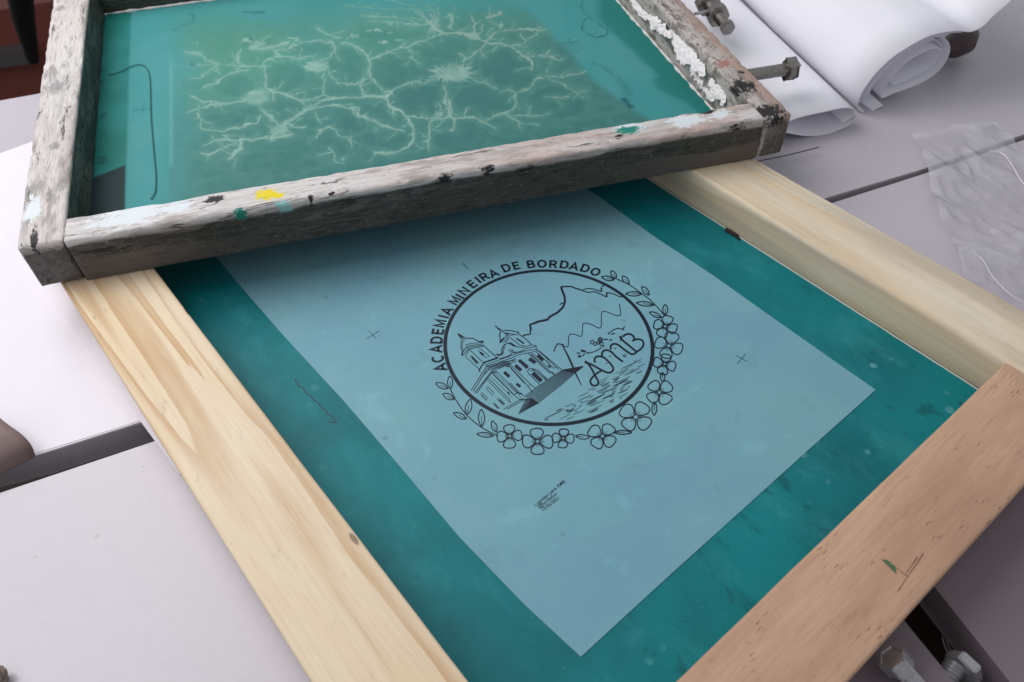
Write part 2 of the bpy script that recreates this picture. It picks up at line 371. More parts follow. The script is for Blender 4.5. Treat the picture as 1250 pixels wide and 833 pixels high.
# ------------------------------------------------------------ lower frame (new pine frame)
fx = empty('printing_screen', (10, 15, .05), 'new pine wood screen frame with teal mesh holding the round church emblem', 'screen frame')
th = -.019; c_, s_ = math.cos(th), math.sin(th)
def W2(u, v): return Vector((c_*u-s_*v, s_*u+c_*v, 0))
xl, xr, yb, hF, wl, wr, wb = -4.263, 24.736, -3.394, 2.515, 4.451, 3.989, 3.984
yt = 33.5; z0 = .06; g_ = .02
bm, M = bar_mesh(W2(xl, yt+4), W2(xl, yb-wb), W2(xl-wl, yb-wb), W2(xl-wl, yt+4), z0, hF, .13, 1.0, .015, seed=1)
link('frame_bar', bm, M_pineL, fx, M, True)['label'] = 'pale pine side bar with flowing tan grain'
bm, M = bar_mesh(W2(xr, yb-wb), W2(xr, yt+4), W2(xr+wr, yt+4), W2(xr+wr, yb-wb), z0, hF, .3, 1.0, .02, seed=2)
link('frame_bar', bm, M_pineR, fx, M, True)['label'] = 'pale pine side bar with greyish inner face'
bm, M = bar_mesh(W2(xl+g_, yb), W2(xr-g_, yb), W2(xr-g_, yb-wb), W2(xl+g_, yb-wb), z0, hF+.03, .16, 1.0, .012, seed=3)
link('frame_bar', bm, M_brown, fx, M, True)['label'] = 'reddish brown end bar with small dark pores'
bm, M = bar_mesh(W2(xr-g_, yt), W2(xl+g_, yt), W2(xl+g_, yt+4), W2(xr-g_, yt+4), z0, hF, .15, 1.0, .012, seed=4)
link('frame_bar', bm, M_pineT, fx, M, True)
# stretched mesh, its sheet lies on the underside of the bars
bm = bmesh.new(); prism(bm, [W2(xl-1.5, yb-1.5), W2(xr+1.5, yb-1.5), W2(xr+1.5, yt+1.5), W2(xl-1.5, yt+1.5)], 0.0, .045)
link('mesh_screen', bm, M_em, fx)
# glue line along the right bar and a dark drip
bm = bmesh.new(); pts = []
for i in range(120):
    t = i/119; v = yb+.1+t*(yt-yb-.3); pts.append(W2(xr-.03-.05*abs(noise.noise(Vector((v*.9, 0, 0)))), v)+Vector((0, 0, .05)))
tube(bm, pts, .05, 6)
link('glue_bead', bm, plain('dried_glue', srgb(190, 190, 182), .4), fx, None, True)
def blob_px(bm, cx, cy, rx, ry, z, n=26, seed=0, rough=.35, rot=0, h=.02):
    pts = []
    for k in range(n):
        a = 2*math.pi*k/n; r = 1+rough*noise.noise(Vector((math.cos(a)*1.7+seed, math.sin(a)*1.7, seed*.7)))*1.8
        x, y = rx*r*math.cos(a), ry*r*math.sin(a)
        pts.append(P(cx+x*math.cos(rot)-y*math.sin(rot), cy+x*math.sin(rot)+y*math.cos(rot), z))
    prism(bm, pts, z-.02, z+h)
bm = bmesh.new(); blob_px(bm, 895, 286, 9, 2.5, .09, seed=3, rot=.6, h=.05); blob_px(bm, 888, 282, 4, 2, .09, seed=5, rot=.6, h=.04)
link('ink_drip', bm, M_dark, fx)
# green chip mark on the brown bar
bm = bmesh.new(); prism(bm, poly(hF+.03, (1076, 683), (1083, 684), (1093, 692), (1094, 701), (1088, 695)), hF+.0, hF+.045)
link('paint_mark', bm, plain('green_paint', srgb(70, 100, 66), .6), fx)
bm = bmesh.new()
for a, b in (((1093, 693), (1108, 704)), ((1108, 704), (1127, 676)), ((1106, 700), (1120, 680)), ((1108, 704), (1096, 722))):
    A, B = P(*a, hF+.03), P(*b, hF+.03); d = (B-A).normalized(); n_ = Vector((-d.y, d.x, 0))*.03
    prism(bm, [A-n_*.2, A+n_*.2, B+n_*.6, B-n_*.6], hF+.01, hF+.04)
link('scratch', bm, plain('scratch_brown', srgb(110, 74, 58), .7), fx)

# ------------------------------------------------------------ printed film
zf = .075
flm = empty('printed_film', P(672, 424, zf), 'pale blue film sheet with a black round emblem of a church, flowers and ring lettering', 'film')
edge = [(709, 802), (735, 778), (820, 700), (900, 628), (985, 551), (1069, 476), (1030, 449), (932, 380), (870, 336), (800, 290), (731, 240), (660, 195), (420, 215), (200, 235), (288, 343), (347, 411), (420, 490), (480, 560), (560, 655), (640, 738)]
slab('film_sheet', poly(zf, *edge), zf-.02, zf, M_film, flm)
class Pen:
    """flat ink strokes lying in the film plane"""
    def __init__(s, z): s.bm = bmesh.new(); s.z = z; s.k = 0
    def stroke(s, pts, w, org=(0, 0), sc=1.0, smooth=True, taper=False):
        w = 1.22*w/sc
        p = [Vector((org[0]+x/sc, org[1]+y/sc, 0)) for x, y in pts]
        if smooth and len(p) > 2: p = smooth_pts(p, 5)
        s.k += 1; z = s.z+(s.k % 40)*.00025
        L = []; n = len(p); cl = (p[0]-p[-1]).length < 1e-4
        for i, q in enumerate(p):
            a = p[i-1 if i > 0 else (n-2 if cl else 0)]; b = p[i+1 if i < n-1 else (1 if cl else n-1)]
            t = b-a
            if t.length < 1e-6: t = Vector((1, 0, 0))
            t.normalize(); nn = Vector((-t.y, t.x, 0))
            ww = w*.5
            if taper: ww *= (.35+.65*math.sin(math.pi*min(1, max(0, (i+.3)/(n-.4)))))
            L.append((q+nn*ww, q-nn*ww))
        V = [(s.bm.verts.new(P(a.x, a.y, z)), s.bm.verts.new(P(b.x, b.y, z))) for a, b in L]
        for (a, b), (c, d) in zip(V, V[1:]):
            try: s.bm.faces.new((a, b, d, c))
            except Exception: pass
    def done(s, name, mat, parent):
        for f in s.bm.faces:
            f.normal_update()
            if f.normal.z < 0: f.normal_flip()
        return link(name, s.bm, mat, parent)
K1 = ((530, 310), 9.254); K2 = ((520, 380), 9.26); K3 = ((640, 310), 9.254); K4 = ((730, 320), 6.945); K5 = ((730, 420), 6.945)
K6 = ((530, 450), 7.573); K7 = ((600, 500), 6.944); K8 = ((680, 370), 7.575); K9 = ((530, 370), 5.553)
C1 = ((550, 395), 13.89); C2 = ((590, 390), 13.89); C3 = ((560, 440), 13.89); C4 = ((620, 410), 11.11); C5 = ((620, 460), 10.417)
zi = zf+.004
# ring: a conic through its centre line, fitted in the film plane
rp = [(548.5, 424), (553.5, 383), (583, 349), (620, 337.5), (660, 331.8), (703, 338), (740, 349), (774, 369), (789, 390), (794.5, 425), (789, 456), (772, 482), (745, 501), (720, 511.5), (670, 518.3), (630, 513), (590, 499), (568, 479), (553, 450)]
rw = np.array([(P(x, y, zi).x, P(x, y, zi).y) for x, y in rp]); m0 = rw.mean(0); q = rw-m0
Am = np.stack([q[:, 0]**2, q[:, 0]*q[:, 1], q[:, 1]**2, q[:, 0], q[:, 1]], 1); cf = np.linalg.lstsq(Am, np.ones(len(q)), rcond=None)[0]
Q = np.array([[cf[0], cf[1]/2], [cf[1]/2, cf[2]]]); cc_ = -np.linalg.solve(2*Q, cf[3:5]); k_ = 1+cc_@Q@cc_
ev, U = np.linalg.eigh(Q/k_); ax = 1/np.sqrt(ev); RC = Vector((m0[0]+cc_[0], m0[1]+cc_[1], 0))
def ringpt(a, dr=0):
    v = U @ (np.array([math.cos(a), math.sin(a)])*(ax+dr)); return RC+Vector((v[0], v[1], 0))
print('ring', RC, ax)
bm = bmesh.new(); N = 240; vs = [[bm.verts.new(ringpt(2*math.pi*k/N, d)+Vector((0, 0, zi+.011))) for k in range(N)] for d in (-.1, .1)]
for k in range(N): bm.faces.new((vs[0][k], vs[1][k], vs[1][(k+1) % N], vs[0][(k+1) % N]))
for f in bm.faces:
    f.normal_update()
    if f.normal.z < 0: f.normal_flip()
link('emblem_ring', bm, M_ink, flm)
# lettering
def text_bm(txt, size=1, offset=0.0):
    cu = bpy.data.curves.new('t', 'FONT'); cu.body = txt; cu.size = size; cu.offset = offset; cu.align_x = 'CENTER'; cu.resolution_u = 3
    ob = bpy.data.objects.new('t', cu); C.objects.link(ob); bpy.context.view_layer.update()
    me = bpy.data.meshes.new_from_object(ob.evaluated_get(bpy.context.evaluated_depsgraph_get()))
    bpy.data.objects.remove(ob); bpy.data.curves.remove(cu); return me
def add_me(bm, me, M):
    me.transform(M); bm.from_mesh(me); bpy.data.meshes.remove(me)
LET = [('A', K2, 178, 635), ('C', K2, 143, 535), ('A', K2, 130, 428), ('D', K2, 130, 328), ('E', K2, 145, 230), ('M', K2, 165, 140), ('I', K1, 115, 712), ('A', K1, 155, 650),
       ('M', K1, 235, 530), ('I', K1, 298, 485), ('N', K1, 345, 425), ('E', K1, 435, 345), ('I', K1, 500, 300), ('R', K1, 570, 265), ('A', K1, 675, 230), ('D', K1, 815, 165), ('E', K1, 930, 140),
       ('B', K3, 75, 125), ('O', K3, 200, 120), ('R', K3, 325, 125), ('D', K3, 450, 130), ('A', K3, 560, 150), ('D', K3, 685, 170), ('O', K3, 800, 210)]
bm = bmesh.new(); cap = .61
def arc_(cx, cy, rx, ry, a0, a1, n=12): return [(cx+rx*math.cos(math.radians(a0+(a1-a0)*k/n)), cy+ry*math.sin(math.radians(a0+(a1-a0)*k/n))) for k in range(n+1)]
GL = {'A': (.42, [[(-.42, -.5), (0, .5), (.42, -.5)], [(-.26, -.16), (.26, -.16)]]), 'C': (.4, [arc_(0, 0, .38, .46, 48, 312, 16)]), 'O': (.42, [arc_(0, 0, .40, .46, 0, 360, 24)]),
 'D': (.38, [[(-.33, -.46), (-.33, .46), (0, .46)]+arc_(0, 0, .36, .46, 90, -90, 12)+[(-.33, -.46), (-.33, -.3)]]), 'E': (.34, [[(.32, .46), (-.28, .46), (-.28, -.46), (.34, -.46)], [(-.28, .02), (.27, .02)]]),
 'M': (.45, [[(-.40, -.52), (-.38, .46), (0, -.4), (.38, .46), (.40, -.52)]]), 'I': (.1, [[(0, -.52), (0, .52)]]), 'N': (.38, [[(-.33, -.52), (-.33, .48), (.33, -.48), (.33, .52)]]),
 'R': (.38, [[(-.3, -.52), (-.3, .46), (.05, .46)]+arc_(.06, .22, .24, .24, 90, -90, 8)+[(-.3, -.02)], [(.05, -.02), (.36, -.52)]]),
 'B': (.36, [[(-.3, -.46), (-.3, .46), (.02, .46)]+arc_(.04, .24, .22, .22, 90, -90, 8)+[(-.3, .02)], [(-.3, .02), (.06, .02)]+arc_(.08, -.22, .25, .24, 90, -90, 8)+[(-.3, -.46)]])}
for li, (ch, (o_, sc), x, y) in enumerate(LET):
    p = P(o_[0]+x/sc, o_[1]+y/sc, zi); d = Vector((p.x-RC.x, p.y-RC.y, 0)); a = math.atan2(d.y, d.x)-math.pi/2
    ca, sa = math.cos(a), math.sin(a); p = p+d.normalized()*.05
    for pl in GL[ch][1]:
        q = [Vector((u*cap*.92, v*cap, 0)) for u, v in pl]; cl = (q[0]-q[-1]).length < 1e-4; L = []
        for i in range(len(q)):
            A = q[i-1 if i else (len(q)-2 if cl else 0)]; B = q[i+1 if i < len(q)-1 else (1 if cl else len(q)-1)]
            t1 = (q[i]-A).normalized() if (q[i]-A).length > 1e-6 else (B-q[i]).normalized(); t2 = (B-q[i]).normalized() if (B-q[i]).length > 1e-6 else t1
            n1_ = Vector((-t1.y, t1.x, 0)); n2_ = Vector((-t2.y, t2.x, 0)); m_ = (n1_+n2_)
            m_ = m_.normalized() if m_.length > .05 else n1_
            m_ *= .066/max(.45, m_.dot(n1_)); L.append((q[i]+m_, q[i]-m_))
        V = [[bm.verts.new((p.x+ca*k.x-sa*k.y, p.y+sa*k.x+ca*k.y, zi+.006+.0004*(li % 5))) for k in ab] for ab in L]
        for (e, f), (g2, h2) in zip(V, V[1:]): bm.faces.new((e, f, h2, g2))
for f in bm.faces:
    f.normal_update()
    if f.normal.z < 0: f.normal_flip()
link('ring_lettering', bm, M_ink, flm)
# flower and leaf wreath
pen = Pen(zi)
def leaf(K, a, b, w):
    (ox, oy), sc = K; a = Vector((ox+a[0]/sc, oy+a[1]/sc, 0)); b = Vector((ox+b[0]/sc, oy+b[1]/sc, 0)); w = w/sc/2
    d = b-a; n_ = Vector((-d.y, d.x, 0)).normalized()
    prof = [(0, 0), (.25, .75), (.5, 1), (.75, .75), (1, 0)]
    pts = [a+d*t+n_*w*k for t, k in prof]+[a+d*t-n_*w*k for t, k in prof[::-1][1:]]
    pen.stroke([(p.x, p.y) for p in pts], 1.1); m = a+d*.12; e = a+d*.62; pen.stroke([(m.x, m.y), (e.x, e.y)], .6)
for a, b, w in (((150, 190), (145, 70), 50), ((130, 185), (15, 135), 48), ((185, 285), (80, 235), 50), ((300, 430), (335, 285), 58), ((300, 465), (180, 410), 45), ((440, 540), (435, 378), 58), ((575, 590), (535, 485), 50), ((550, 622), (395, 605), 42)): leaf(K6, a, b, w)
pen.stroke([(150, 190), (200, 290), (300, 430), (440, 545), (590, 625)], 8, *K6)
for a, b, w in (((155, 140), (110, 75), 40), ((140, 150), (30, 128), 36), ((265, 185), (205, 120), 42), ((435, 280), (370, 210), 42), ((375, 270), (235, 270), 36), ((475, 365), (325, 345), 36), ((570, 450), (570, 360), 44), ((540, 470), (435, 425), 36)): leaf(K4, a, b, w)
pen.stroke([(160, 145), (270, 195), (380, 275), (440, 320), (500, 380), (560, 450)], 7, *K4)
for a, b, w in (((545, 240), (548, 320), 38), ((480, 490), (475, 605), 42), ((130, 750), (285, 750), 32)): leaf(K5, a, b, w)
leaf(K7, (710, 225), (830, 240), 38)
def flower(K, cx, cy, r, phi, sq=.92):
    (ox, oy), sc = K; cx = ox+cx/sc; cy = oy+cy/sc; r = r/sc
    for k in range(4):
        a = math.radians(phi+90*k+random.uniform(-4, 4)); ux, uy = math.cos(a), math.sin(a)*sq; vx, vy = -math.sin(a), math.cos(a)*sq
        rr = r*random.uniform(.94, 1.06); j = random.uniform(-.06, .06)
        f = lambda t, w: (cx+rr*(ux*t+vx*w), cy+rr*(uy*t+vy*w))
        pen.stroke([f(.16, .08), f(.36, .30), f(.66, .46), f(.93, .36+j), f(1.0, 0.02), f(.93, -.34+j), f(.66, -.46), f(.36, -.30), f(.16, -.08)], 1.15)
        for w in (-.1, 0, .1): pen.stroke([f(.22, w*.6), f(.36 if w else .44, w*1.4)], .5, taper=True)
    pen.stroke([(cx+r*.15*math.cos(t*math.pi/6), cy+r*.14*math.sin(t*math.pi/6)) for t in range(13)], 1.1)
for args in ((K7, 155, 225, 108, -92), (K7, 390, 270, 125, -92), (K7, 607, 245, 92, -88), (K7, 940, 225, 122, -55), (K5, 320, 620, 142, -52), (K5, 520, 410, 118, -38), (K5, 565, 170, 92, -75), (K4, 600, 710, 122, -72), (K4, 570, 545, 104, -70)): flower(*args)
pen.done('flower_wreath', M_ink, flm)
# church, mountain, needle and monogram
pen = Pen(zi)
def many(K, items, smooth=False):
    for pts, w in items: pen.stroke(pts, w, *K, smooth=smooth)
many(C1, [([(120, 170), (150, 215), (180, 260)], 14), ([(120, 170), (180, 205), (240, 240)], 14), ([(180, 260), (240, 240)], 14), ([(150, 200), (200, 235)], 16),
 ([(200, 270), (180, 320), (175, 400), (200, 470), (185, 540)], 13), ([(235, 270), (205, 330), (200, 400), (215, 450)], 8), ([(500, 310), (560, 300)], 20),
 ([(250, 360), (400, 335), (560, 320)], 9), ([(255, 390), (420, 365), (560, 345)], 9), ([(280, 410), (560, 368)], 9), ([(290, 435), (330, 430), (565, 385)], 10),
 ([(185, 535), (240, 430), (280, 400)], 11), ([(215, 530), (290, 430)], 10), ([(250, 560), (310, 450), (330, 440)], 11), ([(185, 540), (215, 530)], 20), ([(250, 560), (480, 770)], 9),
 ([(330, 450), (560, 670)], 10), ([(570, 380), (640, 450), (800, 590)], 13), ([(330, 550), (440, 680), (475, 670), (360, 550), (330, 550)], 9), ([(360, 570), (460, 675)], 13),
 ([(480, 440), (510, 430), (660, 560), (600, 580), (470, 460)], 9), ([(500, 490), (560, 540)], 30), ([(560, 670), (800, 590)], 12), ([(560, 670), (480, 790)], 14),
 ([(600, 730), (880, 640), (1100, 560)], 9), ([(640, 760), (900, 670), (1110, 600)], 9), ([(660, 790), (1110, 640)], 9), ([(560, 800), (620, 730)], 9), ([(1000, 440), (1060, 450), (1020, 490), (980, 460), (1000, 440)], 8)])
many(C1, [([(245, 255), (310, 250), (380, 255), (440, 285), (500, 310)], 12), ([(770, 520), (830, 530), (870, 500), (870, 440), (900, 380), (930, 350)], 15), ([(800, 550), (880, 520), (900, 450), (920, 390)], 9), ([(820, 590), (900, 580), (1000, 540), (1050, 500), (1110, 480)], 10)], True)
many(C2, [([(200, 110), (260, 160), (330, 200)], 15), ([(240, 150), (290, 180)], 22), ([(290, 200), (275, 270), (290, 350), (280, 400)], 14), ([(330, 200), (370, 240), (430, 290)], 12),
 ([(590, 200), (600, 250), (680, 300), (820, 430)], 12), ([(290, 390), (400, 270), (440, 290)], 10), ([(330, 400), (430, 300)], 10), ([(370, 400), (440, 320)], 9), ([(430, 240), (500, 250), (590, 270)], 9),
 ([(450, 270), (560, 260)], 9), ([(290, 385), (350, 320)], 26), ([(380, 230), (450, 250)], 18), ([(460, 310), (620, 440), (700, 450)], 10), ([(565, 325), (690, 410)], 22), ([(440, 405), (540, 460)], 20), ([(620, 480), (700, 470), (820, 430), (900, 450)], 10),
 ([(520, 570), (640, 540), (740, 490), (880, 460)], 10), ([(900, 450), (890, 490), (940, 540)], 10), ([(0, 730), (250, 640)], 10), ([(20, 780), (400, 640), (520, 600), (560, 580), (780, 520), (900, 510)], 9),
 ([(60, 800), (520, 640), (600, 600), (930, 535)], 9), ([(120, 820), (540, 680)], 9), ([(940, 540), (1110, 690)], 11), ([(900, 560), (1110, 740)], 9), ([(800, 570), (1070, 830)], 9), ([(850, 580), (1110, 830)], 8),
 ([(600, 690), (740, 830)], 30), ([(770, 675), (880, 740)], 34), ([(915, 615), (1010, 680)], 30), ([(460, 540), (500, 520), (515, 550), (460, 540)], 8)])
many(C2, [([(350, 190), (450, 190), (560, 215), (600, 240)], 12), ([(380, 420), (460, 400), (560, 460), (620, 470)], 12)], True)
many(C3, [([(340, 180), (410, 60), (450, 40)], 14), ([(340, 180), (370, 200)], 10), ([(360, 270), (470, 110), (540, 110)], 9), ([(400, 270), (520, 150)], 8), ([(210, 510), (440, 150)], 9), ([(240, 530), (480, 150), (530, 130)], 9),
 ([(270, 550), (500, 260), (560, 180), (640, 150), (880, 60)], 9), ([(300, 560), (470, 320), (560, 200)], 9), ([(540, 110), (740, 30), (940, 0)], 9), ([(550, 150), (760, 70), (860, 40)], 9), ([(560, 205), (640, 190)], 16),
 ([(500, 300), (860, 660), (880, 720)], 9), ([(470, 320), (860, 710)], 8), ([(570, 220), (940, 590)], 15), ([(600, 205), (980, 560)], 7), ([(640, 190), (1000, 540)], 9), ([(530, 262), (920, 645)], 6), ([(850, 100), (1110, 390)], 9), ([(880, 80), (1110, 300)], 8), ([(800, 90), (840, 110)], 20),
 ([(465, 470), (490, 450), (595, 550), (575, 590), (550, 570), (465, 480)], 9), ([(370, 560), (395, 550), (495, 650), (470, 680), (370, 580)], 9), ([(385, 585), (465, 668)], 9), ([(650, 650), (690, 650), (785, 740), (760, 770), (650, 660)], 8), ([(685, 670), (765, 745)], 15), ([(570, 730), (600, 720), (690, 815)], 9), ([(600, 745), (670, 820)], 14),
 ([(770, 200), (860, 280)], 42), ([(965, 95), (1040, 165)], 38), ([(985, 405), (1030, 440)], 32), ([(825, 535), (860, 570)], 20), ([(760, 830), (1050, 660), (1110, 650)], 9), ([(820, 830), (1080, 680)], 9),
 ([(940, 590), (1000, 540), (1060, 560), (1110, 610)], 10), ([(950, 600), (1040, 670)], 9), ([(1000, 560), (1060, 640)], 7)])
many(C4, [([(430, 210), (740, 470)], 8), ([(390, 180), (690, 460)], 8), ([(400, 230), (620, 440), (650, 430)], 8), ([(310, 250), (620, 530)], 8), ([(270, 240), (560, 500), (600, 490), (640, 530)], 8),
 ([(400, 270), (480, 330)], 32), ([(295, 310), (370, 370)], 36), ([(155, 335), (270, 430)], 36), ([(100, 400), (180, 470)], 36), ([(115, 650), (170, 690)], 28), ([(545, 400), (580, 430)], 18), ([(270, 500), (430, 660)], 9), ([(335, 505), (455, 615)], 44), ([(310, 480), (340, 460), (520, 600)], 9),
 ([(0, 390), (270, 680), (310, 660), (370, 710)], 8), ([(30, 390), (300, 650)], 8), ([(270, 690), (330, 760)], 8), ([(0, 640), (130, 770), (190, 800)], 8), ([(30, 640), (150, 760)], 7), ([(260, 490), (300, 440), (340, 450), (400, 470), (540, 600)], 11)])
up = [(640, 484.5), (652, 475), (668, 464), (686, 452), (711, 447.4)]; dn = [(655.5, 493.5), (667, 484), (684, 471), (701, 456), (712, 447.6)]
for k in range(11):
    t = k/10; pen.stroke([(a[0]+(b[0]-a[0])*t, a[1]+(b[1]-a[1])*t) for a, b in zip(up, dn)], .72, smooth=False)
for k in range(10):
    t = k/9; a = (641-8.5*t, 487.5+18*t); b = (650+7*t, 487+5*t); pen.stroke([a, b], .7, smooth=False)
pen.stroke([(644, 487), (650, 489), (648, 493)], .8); pen.stroke([(635, 488), (645, 488.5)], .8)
pen.done('church_drawing', M_ink, flm)
pen = Pen(zi)
pen.stroke([(75, 860), (65, 800), (100, 790), (160, 765), (260, 745), (290, 710), (380, 660), (440, 600), (460, 540), (455, 480), (430, 420), (415, 375), (440, 370)], 21, *K3, smooth=False)
pen.stroke([(430, 372), (520, 370), (580, 390), (660, 415)], 13, *K3)
pen.stroke([(660, 415), (700, 395), (760, 395), (830, 415), (870, 425)], 10, *K3); pen.stroke([(870, 430), (872, 380)], 16, *K3); pen.stroke([(868, 365), (905, 362)], 10, *K3)
pen.stroke([(665, 420), (720, 435), (790, 430), (860, 455), (930, 488)], 10, *K3); pen.stroke([(932, 490), (930, 440)], 16, *K3); pen.stroke([(930, 435), (1010, 455), (1080, 485), (1125, 478)], 10, *K3)
pen.stroke([(400, 575), (440, 550)], 10, *K3)
pen.stroke([(670, 275), (740, 260), (795, 250), (800, 180), (800, 95), (830, 75)], 20, *C2, smooth=False)
pen.stroke([(0, 375), (40, 385), (70, 405), (100, 400), (105, 370), (105, 330), (120, 290), (160, 290), (210, 308), (228, 300), (235, 250), (240, 195), (270, 187), (320, 200), (380, 230), (405, 225), (410, 180), (410, 100), (430, 78), (480, 90), (540, 115), (580, 115), (588, 90), (575, 10)], 6.5, *K8)
pen.stroke([(810, 330), (830, 285), (850, 278), (880, 285)], 6, *K9)
pen.stroke([(40, 380), (75, 440), (110, 510), (150, 600), (180, 670), (228, 765)], 15, *K8, taper=True)
pen.done('thread_and_mountain', M_ink, flm)
pen = Pen(zi)
for s in ([(258, 545), (330, 575), (400, 615), (460, 642), (500, 640), (520, 610), (500, 570), (440, 510), (400, 495), (360, 500), (345, 530), (355, 552)],
          [(285, 560), (320, 610), (350, 670), (375, 710), (380, 745), (355, 765), (320, 755), (308, 720), (330, 685), (370, 650), (420, 620)],
          [(420, 495), (415, 465), (440, 438), (490, 445), (550, 500), (610, 545)], [(500, 430), (495, 400), (520, 380), (560, 385), (620, 430), (680, 470), (715, 470), (735, 452)],
          [(585, 312), (600, 340), (660, 390), (720, 440), (737, 450), (780, 420), (800, 380), (785, 345), (740, 335), (695, 352)], [(605, 312), (640, 290), (680, 290), (710, 315), (712, 345)]):
    pen.stroke(s, 15, *K8)
pen.stroke([(255, 545), (275, 550)], 22, *K8); pen.stroke([(583, 305), (600, 350)], 20, *K8)
for a, b in (((605, 480), (625, 500)), ((620, 500), (640, 490)), ((620, 480), (640, 478)), ((480, 495), (500, 490)), ((530, 425), (545, 418)), ((450, 560), (465, 556))): pen.stroke([a, b], 7, *K8)
pen.stroke([(280, 465), (330, 455), (385, 430), (410, 410)], 7, *K8); pen.stroke([(220, 438), (265, 452)], 24, *K8, taper=True)
for a, b in (((190, 500), (215, 480)), ((180, 465), (215, 462)), ((255, 470), (235, 492)), ((205, 505), (225, 488)), ((270, 465), (290, 455)), ((430, 340), (470, 335)), ((480, 345), (510, 340)), ((500, 290), (535, 280)), ((600, 240), (620, 250)), ((420, 400), (435, 405)), ((470, 290), (485, 275))): pen.stroke([a, b], 9, *K8)
pen.stroke([(480, 280), (520, 250), (560, 235), (600, 240), (630, 215)], 7, *K8)
for x, y, r in ((325, 362, 17), (352, 378, 14), (400, 340, 20), (400, 340, 9), (412, 380, 16), (380, 368, 12)):
    pen.stroke([(x+r*math.cos(t*math.pi/5), y+r*math.sin(t*math.pi/5)) for t in range(11)], 7, *K8)
pen.done('monogram', M_ink, flm)
pen = Pen(zi)
def inside(x, y):
    p = P(x, y, zi); v = np.array([p.x-RC.x, p.y-RC.y]); v = U.T @ v
    return ((v/(ax-.2))**2).sum() < 1
row = 0
for r in range(34):
    y0 = 440+r*2.35; x = 660+random.uniform(0, 6)
    while x < 795:
        l = random.choice((5, 8, 12, 17, 24))*random.uniform(.8, 1.2); a = (x, y0+(700-x)*.47+12); b = (x+l*.88, a[1]-l*.42)
        lim = a[0]+.85*(a[1]-452)  # stay right of the steps
        if inside(*a) and inside(*b) and (a[1] > 505-(a[0]-672)*.72) and not (a[0] < 745 and a[1] < 470-(a[0]-722)*.0 and a[0] < 715) and not (a[1] < 462-(a[0]-735)*.62 and a[0] > 715):
            if random.random() < .85: pen.stroke([a, ((a[0]+b[0])/2+.3, (a[1]+b[1])/2+.3), b], random.choice((.5, .6, .8, .9, 1.4)), taper=True)
        x += l+random.uniform(2, 6)
pen.done('water_dashes', M_ink, flm)
pen = Pen(zi)
for seg in ([(447.5, 413.5), (456, 408.5), (463, 404)], [(450.5, 404), (459, 413.5)], [(898, 434), (912, 441.5)], [(911, 431.5), (900, 444)], [(564, 321), (572, 329)]): pass
M_thin = plain('thin_ink', srgb(40, 84, 98))
for grp in (([(447.5, 413.5), (456, 408.5), (463, 404)], [(450.5, 404), (459, 413.5)]), ([(898, 434), (912, 441.5)], [(911, 431.5), (900, 444)]), ([(564, 321), (572, 329)],)):
    pen = Pen(zi)
    for seg in grp: pen.stroke(seg, .8)
    pen.done('registration_mark', M_thin, flm)
bm = bmesh.new()
for txt, a, b in (('Logotipo para AMB', (654, 618.5), (690.5, 588.5)), ('@bordados', (658.5, 621), (680, 604)), ('15/05/2021', (663.5, 624), (683, 609))):
    A, B = P(*a, zi), P(*b, zi); me = text_bm(txt, 1, .01); vs = np.array([v.co[:] for v in me.vertices]); lo, hi = vs.min(0), vs.max(0)
    s = (B-A).length/(hi[0]-lo[0]); ang = math.atan2(B.y-A.y, B.x-A.x)
    add_me(bm, me, Matrix.Translation((A.x, A.y, zi+.003)) @ Matrix.Rotation(ang, 4, 'Z') @ Matrix.Scale(s, 4) @ Matrix.Translation((-lo[0], 0, 0)))
link('small_note', bm, M_ink, flm)
pen = Pen(.052)
w0 = Vector((359, 464, 0)); w1 = Vector((411, 515, 0)); pts = []
for i in range(75):
    t = i/74; b = w0.lerp(w1, t); n_ = Vector((.7, -.7, 0)); pts.append(tuple((b+n_*(2.4*math.sin(i*1.35)*abs(noise.noise(Vector((i*.21, 0, 0))))*1.6+.8*math.sin(i*.5)))[:2]))
pen.stroke(pts, 1.0, smooth=False); pen.stroke([(401, 515), (412, 516)], 1)
pen.done('pencil_note', M_pencil, fx)

# ------------------------------------------------------------ upper frame (old painted frame)
zb = 2.56; zt = 5.42
up_ = empty('printing_screen', P(450, 180, zb), 'old paint-caked wooden screen frame with a pale branching pattern on its green mesh', 'screen frame')
oFL, oFR, iFL, iFR = P(19, 305, zt), P(968, 139, zt), P(79.5, 265, zt), P(915, 124, zt)
def along(a, b, z, t):
    A, B = P(*a, z), P(*b, z); return A+(B-A)*t
# far ends of the side bars, straight lines through the photographed edges
dL = (P(107.5, 0, zt)-iFL).normalized(); dLo = (P(64, 0, zt)-oFL).normalized(); dR = (P(798, 0, zt)-iFR).normalized(); dRo = (P(832, 0, zt)-oFR).normalized()
print('upper', oFL, oFR, iFL, iFR, dL, dLo, dR, dRo, (iFR-iFL).length)
Lb = 30.5
iBL, oBL, iBR, oBR = iFL+dL*Lb, oFL+dLo*(Lb+5.2), iFR+dR*Lb, oFR+dRo*(Lb+5.2)
lFL = P(79.5, 311, zt-.0); 
nd = (iFL-oFL)
YEL = srgb(206, 186, 22); GRN = srgb(20, 118, 104); WHT = srgb(198, 205, 210); BLK = srgb(30, 28, 30)
def loc(M, lst):
    out = []
    for x, y, rx, ry, colr in lst:
        p = M.inverted() @ P(x, y, zt); a = M.inverted() @ P(x+1, y, zt); b = M.inverted() @ P(x, y+1, zt)
        u, v = (a-p), (b-p); X_ = math.hypot(u.x*rx, v.x*ry); Y_ = math.hypot(u.y*rx, v.y*ry); out.append((p.x, p.y, X_, Y_, colr))
    return out
eL = iFL-dL*((iFL-oFL).dot(dL)); eR = iFR-dR*((iFR-oFR).dot(dR))
hh = zt-zb
